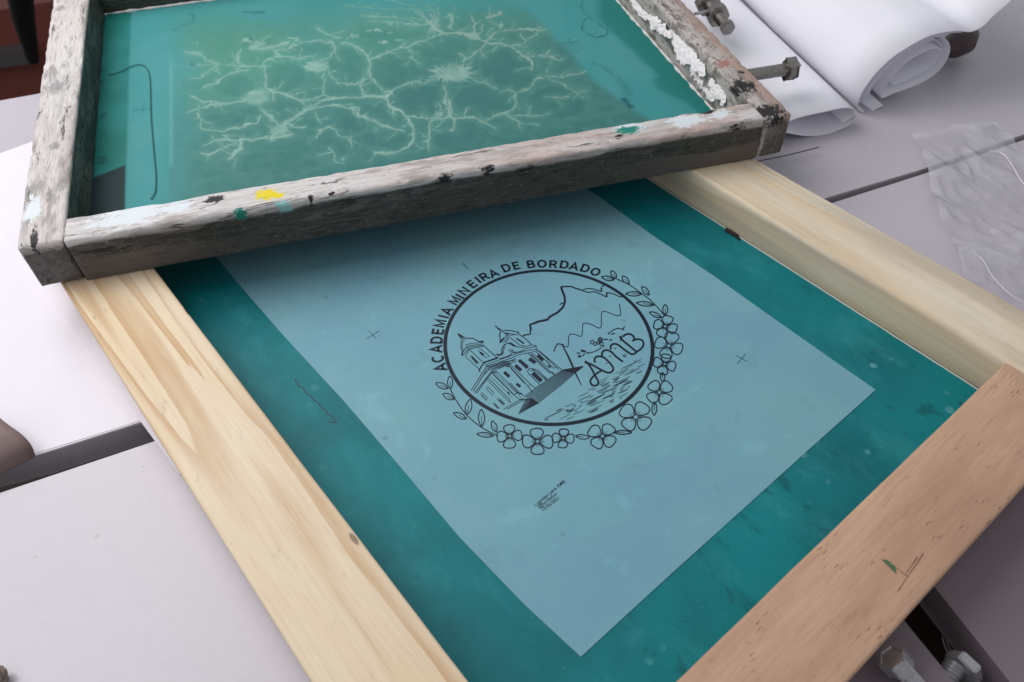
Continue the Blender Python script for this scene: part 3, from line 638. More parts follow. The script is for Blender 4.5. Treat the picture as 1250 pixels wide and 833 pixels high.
bm, M = bar_mesh(iBL+dL*5.2, eL, oFL, oBL, zb, zt, .2, .25, .035, .25, 11, 8, 9, .25)
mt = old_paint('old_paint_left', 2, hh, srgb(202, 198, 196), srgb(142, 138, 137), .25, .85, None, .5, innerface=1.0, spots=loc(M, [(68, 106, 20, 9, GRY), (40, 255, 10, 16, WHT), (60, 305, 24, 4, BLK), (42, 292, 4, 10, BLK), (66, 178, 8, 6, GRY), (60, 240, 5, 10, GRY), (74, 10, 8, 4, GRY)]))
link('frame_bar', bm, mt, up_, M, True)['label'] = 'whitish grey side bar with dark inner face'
bm, M = bar_mesh(eR, iBR+dR*5.2, oBR, oFR, zb, zt, .2, .25, .04, .25, 23, 8, 9, .25)
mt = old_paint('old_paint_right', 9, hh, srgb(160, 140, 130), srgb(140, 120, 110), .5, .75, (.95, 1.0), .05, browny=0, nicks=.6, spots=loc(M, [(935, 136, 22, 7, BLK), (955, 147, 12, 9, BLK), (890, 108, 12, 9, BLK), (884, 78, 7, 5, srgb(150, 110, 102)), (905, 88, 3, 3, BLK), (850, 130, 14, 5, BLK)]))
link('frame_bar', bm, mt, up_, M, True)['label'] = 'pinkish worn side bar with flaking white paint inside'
ff = Vector((oFR.x-oFL.x, oFR.y-oFL.y, 0)).normalized(); fn = Vector((ff.y, -ff.x, 0))
def onl(p, d):   # point where the line from p along d meets the front outer line
    k = (oFL-p).dot(fn)/d.dot(fn); return p+d*k
fL, fR = onl(iFL, -dL), onl(iFR, -dR)
bm, M = bar_mesh(iFL+ff*.03, iFR-ff*.03, fR-ff*.03, fL+ff*.03, zb, zt-.02, .26, .25, .022, .12, 37, 8, 9, .06)
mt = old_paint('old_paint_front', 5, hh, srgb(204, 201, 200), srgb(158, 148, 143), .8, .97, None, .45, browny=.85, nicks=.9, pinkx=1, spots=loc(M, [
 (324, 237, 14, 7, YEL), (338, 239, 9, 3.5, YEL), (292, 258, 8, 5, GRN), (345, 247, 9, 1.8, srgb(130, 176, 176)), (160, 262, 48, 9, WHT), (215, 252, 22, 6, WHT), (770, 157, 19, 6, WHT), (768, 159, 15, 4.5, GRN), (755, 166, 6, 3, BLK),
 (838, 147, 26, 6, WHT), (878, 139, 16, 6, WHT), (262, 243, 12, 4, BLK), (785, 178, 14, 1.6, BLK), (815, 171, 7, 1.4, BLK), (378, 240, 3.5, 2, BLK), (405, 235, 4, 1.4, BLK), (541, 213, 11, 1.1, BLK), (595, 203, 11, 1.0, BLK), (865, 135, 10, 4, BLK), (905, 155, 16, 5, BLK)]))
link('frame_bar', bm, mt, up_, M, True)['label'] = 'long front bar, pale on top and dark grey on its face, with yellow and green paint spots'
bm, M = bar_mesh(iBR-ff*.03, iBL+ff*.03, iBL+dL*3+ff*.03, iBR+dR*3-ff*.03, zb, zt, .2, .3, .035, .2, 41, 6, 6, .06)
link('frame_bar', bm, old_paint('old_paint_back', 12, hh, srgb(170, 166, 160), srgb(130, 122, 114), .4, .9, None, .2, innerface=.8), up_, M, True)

# emulsion sheet with the pale branching pattern, coloured by a vertex attribute (pigment only)
U1 = ((120, 0), 5); U2 = ((330, 0), 5); U3 = ((540, 0), 5); U4 = ((200, 90), 5); U5 = ((430, 60), 4.63)
STR = [(U1, 9, [(440, 390), (560, 400), (720, 385), (860, 400), (1000, 410)]), (U1, 15, [(620, 320), (660, 365), (730, 385)]), (U1, 26, [(540, 320), (620, 325)]), (U1, 10, [(720, 395), (650, 440), (620, 470), (560, 475)]),
 (U1, 8, [(920, 430), (820, 440), (750, 490), (640, 530)]), (U1, 12, [(860, 310), (860, 370), (900, 400)]), (U1, 9, [(820, 330), (860, 385)]), (U1, 9, [(1000, 410), (1020, 370), (1080, 350), (1170, 355), (1250, 365)]),
 (U1, 13, [(1010, 400), (1025, 470), (1025, 530), (1040, 545), (1120, 570), (1200, 600), (1245, 630)]), (U1, 11, [(580, 590), (640, 620), (760, 630), (870, 620), (930, 590), (1000, 570)]), (U1, 8, [(550, 690), (640, 650), (760, 635)]),
 (U4, 10, [(220, 240), (220, 330), (350, 350), (450, 330), (560, 300), (590, 260)]), (U4, 24, [(590, 210), (650, 260), (690, 310)]), (U4, 20, [(640, 400), (700, 350), (780, 280), (860, 230), (930, 200)]),
 (U1, 30, [(900, 600), (960, 560), (1030, 600)]), (U1, 9, [(1080, 350), (1060, 320), (1130, 300), (1200, 290)]), (U1, 30, [(900, 240), (1000, 260), (930, 290), (1040, 290), (1150, 270)]),
 (U2, 8, [(0, 300), (40, 345), (110, 355), (210, 370)]), (U2, 10, [(100, 240), (170, 255), (220, 260), (330, 250), (380, 265), (400, 300), (360, 340), (320, 370)]), (U2, 10, [(60, 320), (140, 290), (190, 265)]),
 (U2, 16, [(290, 175), (350, 210), (420, 240)]), (U2, 8, [(340, 450), (400, 500), (450, 520), (540, 515), (580, 490)]), (U2, 9, [(320, 460), (320, 580)]), (U2, 10, [(0, 545), (70, 570), (180, 615), (320, 590), (360, 600)]),
 (U2, 16, [(90, 745), (160, 700), (230, 660), (300, 620), (450, 590), (600, 590), (720, 600)]), (U2, 9, [(250, 660), (400, 650), (540, 665)]), (U2, 8, [(270, 690), (310, 750)]), (U2, 12, [(430, 265), (500, 270), (560, 310), (600, 350)]),
 (U2, 20, [(600, 340), (600, 400), (598, 470)]), (U2, 8, [(590, 480), (640, 510), (690, 550), (740, 570)]), (U2, 12, [(560, 490), (555, 540), (580, 590)]), (U2, 9, [(600, 380), (680, 340), (760, 305), (850, 290), (920, 250), (1000, 215), (1080, 205), (1180, 200)]),
 (U2, 8, [(850, 300), (860, 350), (900, 390)]), (U2, 6, [(740, 570), (800, 535), (880, 510), (1000, 500)]), (U2, 13, [(740, 570), (715, 610), (730, 660), (800, 690), (850, 740)]),
 (U2, 8, [(450, 40), (900, 60), (1000, 170)]), (U2, 7, [(560, 100), (940, 110), (1010, 190)]), (U2, 6, [(640, 130), (960, 150)]), (U2, 9, [(930, 20), (1000, 90), (1030, 160)]), (U2, 9, [(1100, 90), (1110, 170)]), (U2, 9, [(1020, 40), (1030, 130)]), (U2, 10, [(690, 0), (860, 40), (990, 150)]),
 (U2, 16, [(980, 100), (1010, 170), (1060, 200)]), (U2, 14, [(540, 670), (530, 700), (600, 720), (660, 740), (700, 780)]), (U2, 7, [(870, 720), (1060, 720), (1250, 725)]), (U2, 9, [(970, 800), (980, 740), (1060, 700)]), (U2, 12, [(1070, 530), (1070, 620), (1100, 700), (1130, 730), (1110, 800)]),
 (U3, 10, [(0, 200), (120, 205), (200, 230), (270, 250), (300, 265), (390, 270), (430, 290), (490, 345), (560, 345)]), (U3, 20, [(130, 200), (180, 220), (220, 230)]), (U3, 9, [(200, 220), (200, 150), (175, 100)]), (U3, 8, [(230, 200), (245, 150)]), (U3, 9, [(280, 240), (330, 200), (360, 150)]),
 (U3, 7, [(360, 190), (470, 180), (620, 190)]), (U3, 9, [(280, 105), (370, 80)]), (U3, 8, [(30, 110), (70, 95), (55, 160)]), (U3, 7, [(430, 275), (490, 265), (520, 240)]), (U3, 8, [(540, 230), (580, 205)]), (U3, 9, [(270, 265), (200, 330), (130, 385)]), (U3, 9, [(490, 345), (530, 325)]), (U3, 15, [(520, 350), (550, 390), (550, 420)]),
 (U3, 7, [(590, 340), (660, 350), (730, 365)]), (U3, 9, [(560, 490), (630, 460), (720, 465), (880, 440)]), (U3, 8, [(630, 475), (720, 500), (800, 560), (860, 600)]), (U3, 7, [(200, 490), (320, 540)]), (U3, 10, [(440, 560), (440, 650), (390, 690), (310, 720), (240, 745), (200, 720), (60, 720), (0, 720)]),
 (U3, 7, [(390, 700), (470, 750), (580, 755)]), (U3, 7, [(400, 705), (600, 705)]), (U3, 7, [(220, 740), (330, 790)]), (U3, 9, [(40, 620), (60, 700), (80, 740), (60, 790)]), (U3, 5, [(350, 555), (520, 555), (560, 490)]), (U3, 5, [(620, 590), (760, 590)]),
 (U4, 11, [(350, 370), (400, 400), (470, 410), (630, 395)]), (U4, 10, [(240, 430), (330, 400), (400, 400)]), (U4, 11, [(240, 480), (290, 490), (400, 430), (450, 410)]), (U4, 20, [(470, 410), (470, 460), (400, 520)]), (U4, 12, [(740, 310), (850, 340)]), (U4, 22, [(640, 400), (720, 390), (780, 370)]),
 (U4, 9, [(920, 400), (960, 340), (1030, 330), (1060, 380), (1140, 390), (1145, 450)]), (U4, 7, [(1020, 450), (1050, 530), (1090, 540)]),
 (U5, 11, [(0, 330), (30, 380), (120, 395), (190, 440), (290, 465)]), (U5, 14, [(205, 320), (290, 370), (340, 430), (350, 500), (310, 560), (200, 590), (120, 590)]), (U5, 9, [(430, 580), (435, 450), (460, 380), (520, 360)])]
rnd = random.Random(8); TW = []
for (o, sc_), w_, pts in STR:
    q = [(o[0]+x/sc_, o[1]+y/sc_) for x, y in pts]
    for (x0, y0), (x1, y1) in zip(q, q[1:]):
        for _ in range(1+int(math.hypot(x1-x0, y1-y0)/14)):
            if rnd.random() < .3: continue
            t = rnd.random(); a_ = math.atan2(y1-y0, x1-x0)+rnd.choice((-1, 1))*rnd.uniform(.5, 1.3); L_ = rnd.uniform(4, 24); x, y = x0+(x1-x0)*t, y0+(y1-y0)*t
            p_ = [(x, y)]
            for k in range(3): a_ += rnd.uniform(-.5, .5); x += L_/3*math.cos(a_); y += L_/3*math.sin(a_)*.6; p_.append((x, y))
            TW.append(((0, 0), 1, rnd.uniform(.5, 1.0), p_))
STR = STR+[((o, sc_), w_, p_) for o, sc_, w_, p_ in TW]
BLB = [(U2, 280, 410, 75, 38, .9), (U2, 1110, 450, 130, 55, .8), (U2, 650, 190, 28, 9, .7), (U2, 690, 260, 28, 11, .8), (U2, 790, 240, 30, 8, .7), (U2, 520, 220, 28, 8, .6), (U2, 620, 130, 24, 8, .5), (U2, 740, 140, 26, 8, .5), (U2, 590, 190, 20, 8, .5), (U2, 720, 200, 20, 7, .4), (U3, 185, 215, 42, 22, .8), (U1, 960, 600, 70, 40, .5), (U4, 700, 340, 60, 40, .6), (U4, 600, 130, 60, 40, .35)]
DRK = [(U3, 6, [(870, 130), (860, 170), (890, 210), (950, 230), (990, 220), (1000, 190), (960, 150), (900, 115), (870, 130)], .8), (U3, 6, [(745, 258), (825, 255)], .7), (U3, 6, [(780, 235), (790, 272)], .7), (U3, 8, [(840, 0), (870, 80), (920, 130)], .4), (U3, 14, [(920, 390), (1000, 430), (1080, 480), (1140, 540)], .35),
 (U3, 22, [(1105, 602), (1165, 648)], 1.0), (U1, 12, [(880, 75), (1000, 78), (940, 92)], .6), (U1, 6, [(465, 175), (560, 135), (600, 95), (560, 90)], .5), (U1, 5, [(220, 670), (330, 662)], .7), (U1, 5, [(285, 630), (287, 690)], .6), (U3, 40, [(1080, 500), (1150, 570)], .3), (U1, 12, [(560, 385), (575, 388)], .5), (U1, 14, [(920, 220), (940, 250)], .5)]
def build_pattern():
    a, b, c, d = iFL, iFR, iBR, iBL
    e = .9; cen = (a+b+c+d)/4; a, b, c, d = [p+(p-cen).normalized()*e for p in (a, b, c, d)]
    zz = zb+.03; NX, NY = 620, 440
    u = np.linspace(0, 1, NX)[None, :, None]; v = np.linspace(0, 1, NY)[:, None, None]
    A, B, Cc, D = [np.array((p.x, p.y, zz)) for p in (a, b, c, d)]
    W = (A*(1-u)+B*u)*(1-v)+(D*(1-u)+Cc*u)*v; W = W.reshape(-1, 3)
    R = np.array([list(r) for r in Rm]); q = (W-np.array(cam_p))@R.T; X = CX+F_PX*q[:, 0]/q[:, 2]; Y = CY+F_PX*q[:, 1]/q[:, 2]
    rng = np.random.default_rng(3)
    def fbm(sc, seed):
        out = np.zeros((NY, NX)); amp = 1
        for o in range(4):
            ny, nx = max(2, int(sc*2**o*.7)), max(2, int(sc*2**o)); r = np.random.default_rng(seed+o).random((ny+1, nx+1))
            yy = np.linspace(0, ny-1e-6, NY); xx = np.linspace(0, nx-1e-6, NX); iy = yy.astype(int); ix = xx.astype(int); fy = (yy-iy)[:, None]; fx_ = (xx-ix)[None, :]
            fy = fy*fy*(3-2*fy); fx_ = fx_*fx_*(3-2*fx_)
            out += amp*((r[iy][:, ix]*(1-fx_)+r[iy][:, ix+1]*fx_)*(1-fy)+(r[iy+1][:, ix]*(1-fx_)+r[iy+1][:, ix+1]*fx_)*fy); amp *= .5
        return (out/1.875).ravel()
    n1, n2, n3, n4 = fbm(4, 1), fbm(12, 9), fbm(70, 20), fbm(70, 40)
    jx = X+(n3-.5)*9+(n2-.5)*5; jy = Y+(n4-.5)*6+(fbm(14, 77)-.5)*4
    def dist(pts):
        xs = [p[0] for p in pts]; ys = [p[1] for p in pts]; m = np.full(len(X), 1e9)
        sel = np.nonzero((jx > min(xs)-22) & (jx < max(xs)+22) & (jy > min(ys)-20) & (jy < max(ys)+20))[0]; ax_, ay_ = jx[sel], jy[sel]; mm = m[sel]
        for (x0, y0), (x1, y1) in zip(pts, pts[1:]):
            dx, dy = x1-x0, (y1-y0); t = np.clip(((ax_-x0)*dx+(ay_-y0)*dy)/(dx*dx+dy*dy+1e-9), 0, 1)
            mm = np.minimum(mm, np.hypot(ax_-x0-t*dx, (ay_-y0-t*dy)*1.15))
        m[sel] = mm; return m
    ss = lambda lo, hi, t: (lambda k: k*k*(3-2*k))(np.clip((t-lo)/(hi-lo), 0, 1))
    bright = np.zeros(len(X)); halo = np.zeros(len(X))
    for (o, sc), w, pts in STR:
        dd = dist([(o[0]+x/sc, o[1]+y/sc) for x, y in pts]); w = w/sc
        bright = np.maximum(bright, (.55+.45*n2)*np.exp(-(dd/(w*(.24+.5*n3)))**2)); halo = np.maximum(halo, np.exp(-(dd/(w*1.2+4))**2))
    for (o, sc), x, y, rx, ry, am in BLB:
        ang = np.arctan2(jy-(o[1]+y/sc), jx-(o[0]+x/sc)); rr = np.hypot((jx-(o[0]+x/sc))/(rx/sc), (jy-(o[1]+y/sc))/(ry/sc))
        rr = rr/(1+.16*np.sin(ang*23+n2*8)+.1*np.sin(ang*41)); bright = np.maximum(bright, am*ss(1.15, .75, rr))
    dark = np.zeros(len(X))
    for (o, sc), w, pts, am in DRK:
        dd = dist([(o[0]+x/sc, o[1]+y/sc) for x, y in pts]); dark = np.maximum(dark, am*np.exp(-(dd/(w/sc*.7))**2))
    def C_(r, g, b): return np.array(srgb(r, g, b))[None, :]
    def mx(c, f, k): f = f[:, None]; return c*(1-f)+k*f
    col = np.repeat(C_(18, 112, 104), len(X), 0)
    col = mx(col, .5*n1, C_(12, 96, 90))
    xl_ = 159-(Y-30)*.03
    hatch = np.clip(np.sin((Y*1.15+X*.12)*1.9+(n2-.5)*14), 0, 1)**2*ss(395, 430, X)*ss(560, 520, X)*ss(46, 30, Y+(n2-.5)*16)
    cy = ss(-3, 4, X-xl_)*ss(246+20, 230, Y+0*X)                                     # cyan area right of the narrow uncoated strip
    col = mx(col, ss(-2, 3, X-xl_), C_(66, 138, 140)); col = mx(col, .4*ss(.4, .7, n2), C_(42, 132, 134))
    xr_ = 640+(Y-6)*.95+np.clip(Y-110, 0, 99)*.6
    film = ss(190, 262, X+(n2-.5)*40)*ss(8, -10, X-xr_+(n2-.5)*10)*ss(4, 60, Y+X*.03+(n2-.5)*30)
    f2 = ss(204, 209, X)*.55*ss(60, 110, Y)*ss(8, -10, X-xr_)
    film = np.maximum(film, f2)
    grn = mx(np.repeat(C_(66, 130, 122), len(X), 0), ss(.38, .66, n1), C_(68, 130, 114)); grn = mx(grn, .6*ss(300, 560, X+(Y-100)*1.4+(n1-.5)*120), C_(58, 110, 106))
    grn = mx(grn, .75*ss(70, 130, Y+(X-420)*.16+(n1-.5)*30), C_(52, 108, 106))
    col = mx(col, film, grn); col = mx(col, .18*film*ss(.3, .7, n3), C_(90, 142, 134))
    for cx_, cy_, rx, ry, am in ((376, 61, 34, 9, .5), (422, 80, 21, 22, .6), (480, 88, 30, 21, .5), (538, 58, 36, 14, .55), (622, 84, 36, 26, 1), (510, 124, 36, 19, .9), (590, 124, 36, 21, .9), (456, 136, 20, 10, .8), (430, 152, 20, 13, .8), (286, 104, 26, 12, .6), (276, 146, 27, 10, .6), (346, 94, 26, 18, .6), (350, 128, 19, 11, .6), (680, 124, 36, 20, .8), (690, 165, 40, 9, .5), (410, 175, 30, 16, .6), (330, 200, 60, 14, .5), (490, 172, 30, 14, .6), (560, 172, 34, 12, .6), (240, 100, 20, 9, .3), (640, 40, 22, 10, .5), (690, 60, 24, 9, .4), (320, 55, 26, 7, .4), (300, 170, 22, 7, .4), (450, 40, 30, 8, .3)):
        rr = np.hypot((jx-cx_)/rx, (jy-cy_)/ry); rr = rr*(1+.10*(n2-.5))
        col = mx(col, .45*am*ss(1.05, .9, rr), C_(50, 104, 102)); col = mx(col, .07*am*np.exp(-((rr-1.06)/.10)**2), C_(140, 180, 164))
    col = mx(col, .35*hatch*film, C_(128, 168, 158))
    strip = ss(205, 208, X)*ss(215, 208, X)*ss(60, 90, Y)*ss(208, 200, Y); col = mx(col, .35*strip, C_(100, 170, 168))
    rs = ss(-6, 8, (X-xr_-75)+(n2-.5)*30)*ss(720, 740, X); col = mx(col, .85*rs, C_(24, 112, 106))
    col = mx(col, .22*halo*film, C_(104, 152, 138)); col = mx(col, np.clip(bright*(.35+1.0*n4), 0, 1)*.85*np.maximum(film, .35), C_(146, 180, 168))
    pk = bright*ss(400, 700, X)*ss(.5, .7, n2); col = mx(col, .35*pk, C_(170, 158, 154)); col = mx(col, np.clip(dark, 0, 1)*.85, C_(8, 74, 84))
    # left strip torn dark corner where the coating is missing
    mk = ss(1.5, -1.5, X-(153-(Y-200)*.01))*ss(-1.5, 1.5, Y-(216-(X-118)*.42)); col = mx(col, mk, C_(20, 44, 48))
    ed = .5*ss(.52, .7, n3)*ss(10, 0, X-(122+(32-Y)*-.03)); col = mx(col, ed, C_(10, 50, 46))
    me = bpy.data.meshes.new('mesh_screen'); idx = np.arange(NX*NY).reshape(NY, NX)
    F = np.stack([idx[:-1, :-1], idx[:-1, 1:], idx[1:, 1:], idx[1:, :-1]], -1).reshape(-1, 4)
    Wm = W.copy(); Wm[:, 2] += .02*(n2-.5)
    me.from_pydata(Wm.tolist(), [], F.tolist()); me.update()
    ca = me.color_attributes.new('pigment', 'FLOAT_COLOR', 'POINT'); ca.data.foreach_set('color', np.concatenate([col, np.ones((len(col), 1))], 1).astype(np.float32).ravel())
    g = G('patterned_emulsion', .6, .22); at = g.n.new('ShaderNodeAttribute'); at.attribute_name = 'pigment'; g.col(at.outputs['Color'])
    g.bump(g.noise(.4, detail=3), .12, .08); g.rough(g.math('MULTIPLY_ADD', g.noise(.5, detail=4), .2, .5))
    if me.polygons[0].normal.z < 0: me.flip_normals()
    o = link('mesh_screen', me, g.m, up_, None, True)
    return o
build_pattern()
# backing strip under the old frame's mesh so that it has body
cen = (iFL+iFR+iBL+iBR)/4
bm = bmesh.new(); prism(bm, [p+(p-cen).normalized()*1.2 for p in (iFL, iFR, iBR, iBL)], zb-.03, zb-.005); link('mesh_border', bm, M_em, up_)
# white bead along the back and right inner seam
M_bead = plain('white_bead', srgb(208, 208, 206), .5, var=.2, sc=3)
bm = bmesh.new()
def bead(a, b, r, zz, seed, off):
    L = (b-a).length; pts = []; rs = []
    for i in range(int(L/.25)+1):
        p = a.lerp(b, i*.25/L); k = noise.noise(Vector((i*.31+seed, 0, 0))); p = Vector((p.x, p.y, zz))+off*(1+.4*k); pts.append(p); rs.append(max(.015, r*(.8+1.1*k)))
    tube(bm, pts, rs, 7)
back_in = (iFL-iBL).normalized(); right_in = Vector((iFL.x-iFR.x, iFL.y-iFR.y, 0)).normalized()
bead(iBL, iBR, .12, zb+.08, 1, back_in*.12); bead(iBR, iFR, .10, zb+.07, 5, right_in*.1)
link('seam_bead', bm, M_bead, up_, None, True)
# crusts of old white paint stuck on the right bar's inner face
def crust(x0, y0, x1, y1, zz0, zz1, wd, seed, mat, name='paint_crust'):
    bm = bmesh.new(); A, B = P(x0, y0, zz0), P(x1, y1, zz1); d = (B-A); n_ = right_in
    N, Mx = 70, 17; g0 = []
    upv = Vector((0, 0, 1))*.55+(-right_in)*.3; upv.normalize(); nrm = d.normalized().cross(upv); 
    if nrm.z < 0: nrm = -nrm
    for i in range(N):
        row = []
        for j in range(Mx):
            t = i/(N-1); s = j/(Mx-1)*2-1; env = math.sin(math.pi*min(max(t, .0), 1))**.5; k = noise.noise(Vector((i*.22, j*.35, seed)))
            h = max(0, (1-s*s))*env*(.06+.12*k)
            row.append(bm.verts.new(A+d*t+upv*s*wd*env*(1+.9*noise.noise(Vector((i*.13, seed, s*.6)))+.35*noise.noise(Vector((i*.45, seed+5, s*.8))))+nrm*(h)+d.normalized()*k*.05))
        g0.append(row)
    for i in range(N-1):
        for j in range(Mx-1): bm.faces.new((g0[i][j], g0[i+1][j], g0[i+1][j+1], g0[i][j+1]))
    bmesh.ops.recalc_face_normals(bm, faces=bm.faces); link(name, bm, mat, up_, None, True)
M_crust = plain('white_crust', srgb(222, 218, 220), .6, var=.2, sc=6)
crust(815, 38, 861, 92, zb+1.9, zb+1.9, .55, 3, M_crust); crust(866, 98, 885, 126, zb+1.7, zb+1.4, .5, 21, M_crust); crust(838, 76, 858, 104, zb+1.1, zb+1.0, .28, 31, M_crust); crust(792, 18, 820, 46, zb+2.0, zb+2.0, .3, 44, M_crust); crust(768, -4, 812, 44, zb+1.3, zb+1.3, .3, 12, M_crust); crust(850, 96, 872, 124, zb+.8, zb+.7, .22, 15, M_crust)

# long hair-like thread on the old screen
bm = bmesh.new(); tube(bm, smooth_pts([P(x, y, zb+.12) for x, y in ((132, 91), (143, 89), (156, 83), (168, 79), (177, 81), (181, 88), (183, 100), (184, 140), (187, 180), (190, 215), (189, 234), (184, 243))]), .035, 6)
tag(link('thread', bm, plain('dark_thread', srgb(34, 98, 100), .7), None, None, True), 'dark curved thread lying on the left side of the old green screen', 'thread')

# ------------------------------------------------------------ bolts
def bolt_parts(root, a, b, r, head_r, head_h, mat, thread=True, at=1.0):
    a, b = Vector(a), Vector(b); d = (b-a); L = d.length; d.normalize()
    bm = bmesh.new(); n = int(L/.075); pts = []; rs = []
    for i in range(n+1): pts.append(a+d*(L*i/n)); rs.append(r*(1+(.10 if i % 2 else -.08)) if thread else r*(1+.03*noise.noise(Vector((i*.4, 0, 0)))))
    tube(bm, pts, rs, 18); link('shank', bm, mat, root, None, True)
    if head_r:
        q = d.to_track_quat('Z', 'Y').to_matrix().to_4x4(); bm = bmesh.new()
        rings = []
        for z, k in ((0, 1), (head_h, 1)):
            rings.append([bm.verts.new(Vector((head_r*k*math.cos(math.pi/3*j+.3), head_r*k*math.sin(math.pi/3*j+.3), z))) for j in range(6)])
        for A_, B_ in zip(rings, rings[1:]):
            for j in range(6): bm.faces.new((A_[j], A_[(j+1) % 6], B_[(j+1) % 6], B_[j]))
        bm.faces.new(rings[0][::-1]); bm.faces.new(rings[-1]); bmesh.ops.recalc_face_normals(bm, faces=bm.faces)
        q.translation = a+d*(L*at); bm.transform(q); bmesh.ops.bevel(bm, geom=list(bm.edges), offset=.08, segments=3, affect='EDGES'); link('bolt_head', bm, mat, root, None, True)
def nut(root, c, d, r, h, mat, name='nut'):
    d = Vector(d).normalized(); q = d.to_track_quat('Z', 'Y').to_matrix().to_4x4(); bm = bmesh.new()
    A_ = [bm.verts.new((r*math.cos(math.pi/3*j), r*math.sin(math.pi/3*j), -h/2)) for j in range(6)]; B_ = [bm.verts.new((r*math.cos(math.pi/3*j), r*math.sin(math.pi/3*j), h/2)) for j in range(6)]
    for j in range(6): bm.faces.new((A_[j], A_[(j+1) % 6], B_[(j+1) % 6], B_[j]))
    bm.faces.new(A_[::-1]); bm.faces.new(B_); bmesh.ops.recalc_face_normals(bm, faces=bm.faces); bmesh.ops.bevel(bm, geom=list(bm.edges), offset=.05, segments=2, affect='EDGES')
    q.translation = Vector(c); bm.transform(q); link(name, bm, mat, root)
zz = zb+1.5
b1 = empty('hex_bolt', P(925, 91, zz), 'steel bolt sticking out sideways from the right bar of the old frame, near its corner', 'bolt')
bolt_parts(b1, P(912, 92.5, zz), P(959, 85, zz), .42, .72, .62, M_steel, False)
b2 = empty('wing_bolt', P(868, 15, zz), 'dark bolt with nuts and a thin washer beside the old frame, at the top edge', 'bolt')
A_, B_ = P(850, -14, zz), P(889, 35, zz)
bolt_parts(b2, A_, B_, .38, 0, 0, M_steel, True); dd_ = B_-A_
nut(b2, A_+dd_*.38, dd_, .95, .9, M_steel); nut(b2, A_+dd_*.68, dd_, .85, .75, M_steel); nut(b2, A_+dd_*.97, dd_, .55, .5, M_steel, 'rounded_cap')
bm = bmesh.new(); tube(bm, [P(848, 17, zz+.2), P(862, 15, zz+.2)], .12, 8); link('pin', bm, M_zinc, b2, None, True)
bm = bmesh.new(); tube(bm, [P(862, 15, zz+.3), P(885, 11, zz+.3)], .2, 8); link('wing', bm, M_steel, b2, None, True)
# bolts at the lower right, standing out of the slot
b3 = empty('hex_bolt', P(1100, 812, .5), 'bright square-headed bolt with threaded shank under the brown bar, left of the slot', 'bolt')
bolt_parts(b3, P(1124, 842, -.2), P(1100, 815, .7), .33, .55, .6, M_zinc)
b4 = empty('hex_bolt', P(1165, 815, .5), 'threaded bolt with hex head lying at the bottom edge over the dark slot', 'bolt')
bolt_parts(b4, P(1143, 846, -1.2), P(1168, 810, -.6), .42, 0, 0, M_zinc); nut(b4, P(1176, 815, -.7), P(1179, 811, -.7)-P(1150, 840, -.7), .75, .45, M_zinc, 'bolt_head')

# ------------------------------------------------------------ paper rolls
def sheet_from_profile(name, prof, axis, length, mat, label, cat, thick=.03, group=None, wav=.0, parent=None):
    """prof: world cm points of the end rim; extruded along axis as a solid sheet"""
    pts = smooth_pts(prof, 6); bm = bmesh.new(); N = 14; rows = []
    for k in range(N+1):
        t = length*k/N; rows.append([bm.verts.new(p+axis*t+Vector((0, 0, wav*noise.noise(Vector((i*.07, t*.12, 3)))*min(1, k/2)))) for i, p in enumerate(pts)])
    for A, B in zip(rows, rows[1:]):
        for i in range(len(pts)-1): bm.faces.new((A[i], A[i+1], B[i+1], B[i]))
    o = link(name, bm, mat, parent, None, True)
    for p in o.data.polygons: p.use_smooth = True
    md = o.modifiers.new('thickness', 'SOLIDIFY'); md.thickness = thick*S; md.offset = 0
    if label: tag(o, label, cat, group)
    return o
g0 = P(1048, 138, 0); a1 = P(905, 0, 1.6); a0 = P(1040, 128, 1.6)
axis = (a1-a0); axis.z = 0; axis.normalize(); nrm_v = axis.copy(); 
def VP(px, py, o=g0, ax_=axis): return Pv(px, py, o, ax_)
print('roll axis', axis, [tuple(round(c, 1) for c in VP(x, y)) for x, y in ((1048, 138), (1062, 105), (1110, 60), (1180, 38), (1235, 0), (1165, 60), (1110, 118))])
big = empty('paper_roll', g0, 'large white roll of paper with layered open end, the bigger roll at the top right', 'paper roll')
rim = [(1078, 129), (1060, 137), (1048, 134), (1050, 118), (1064, 96), (1085, 74), (1108, 58), (1135, 44), (1165, 38), (1185, 39), (1200, 32), (1212, 20), (1235, 0), (1275, -40)]
sheet_from_profile('outer_sheet', [VP(*p) for p in rim], axis, 45, M_paper, None, None, .03, wav=.35, parent=big)
rim2 = [(1055, 131), (1062, 112), (1078, 92), (1100, 73), (1125, 57), (1150, 50), (1163, 55), (1166, 68), (1158, 85), (1142, 100), (1120, 111), (1098, 119), (1082, 125), (1086, 112), (1098, 96), (1115, 80), (1136, 68), (1150, 64), (1157, 68)]
sheet_from_profile('inner_sheet', [VP(*p)-axis*-.6 for p in rim2], axis, 44, M_paper, None, None, .03, parent=big)
rim3 = [(1058, 127), (1066, 110), (1083, 88), (1106, 68), (1130, 53), (1158, 44), (1178, 42)]
sheet_from_profile('middle_sheet', [VP(*p)+axis*.3 for p in rim3], axis, 44, M_paper, None, None, .03, parent=big)
g1 = P(1000, 165, 0)
def VQ(px, py): return Pv(px, py, g1, axis)
rimb = [(1043, 137), (1044, 146), (1030, 156), (1008, 164), (985, 166), (965, 163), (950, 160), (952, 154), (975, 144), (1005, 137), (1030, 132), (1042, 134), (1040, 142), (1028, 150)]
small = sheet_from_profile('paper_roll', [VQ(*p) for p in rimb], axis, 46, M_paper, 'flatter white paper roll between old frame and larger roll, mouth open', 'paper roll', .06)
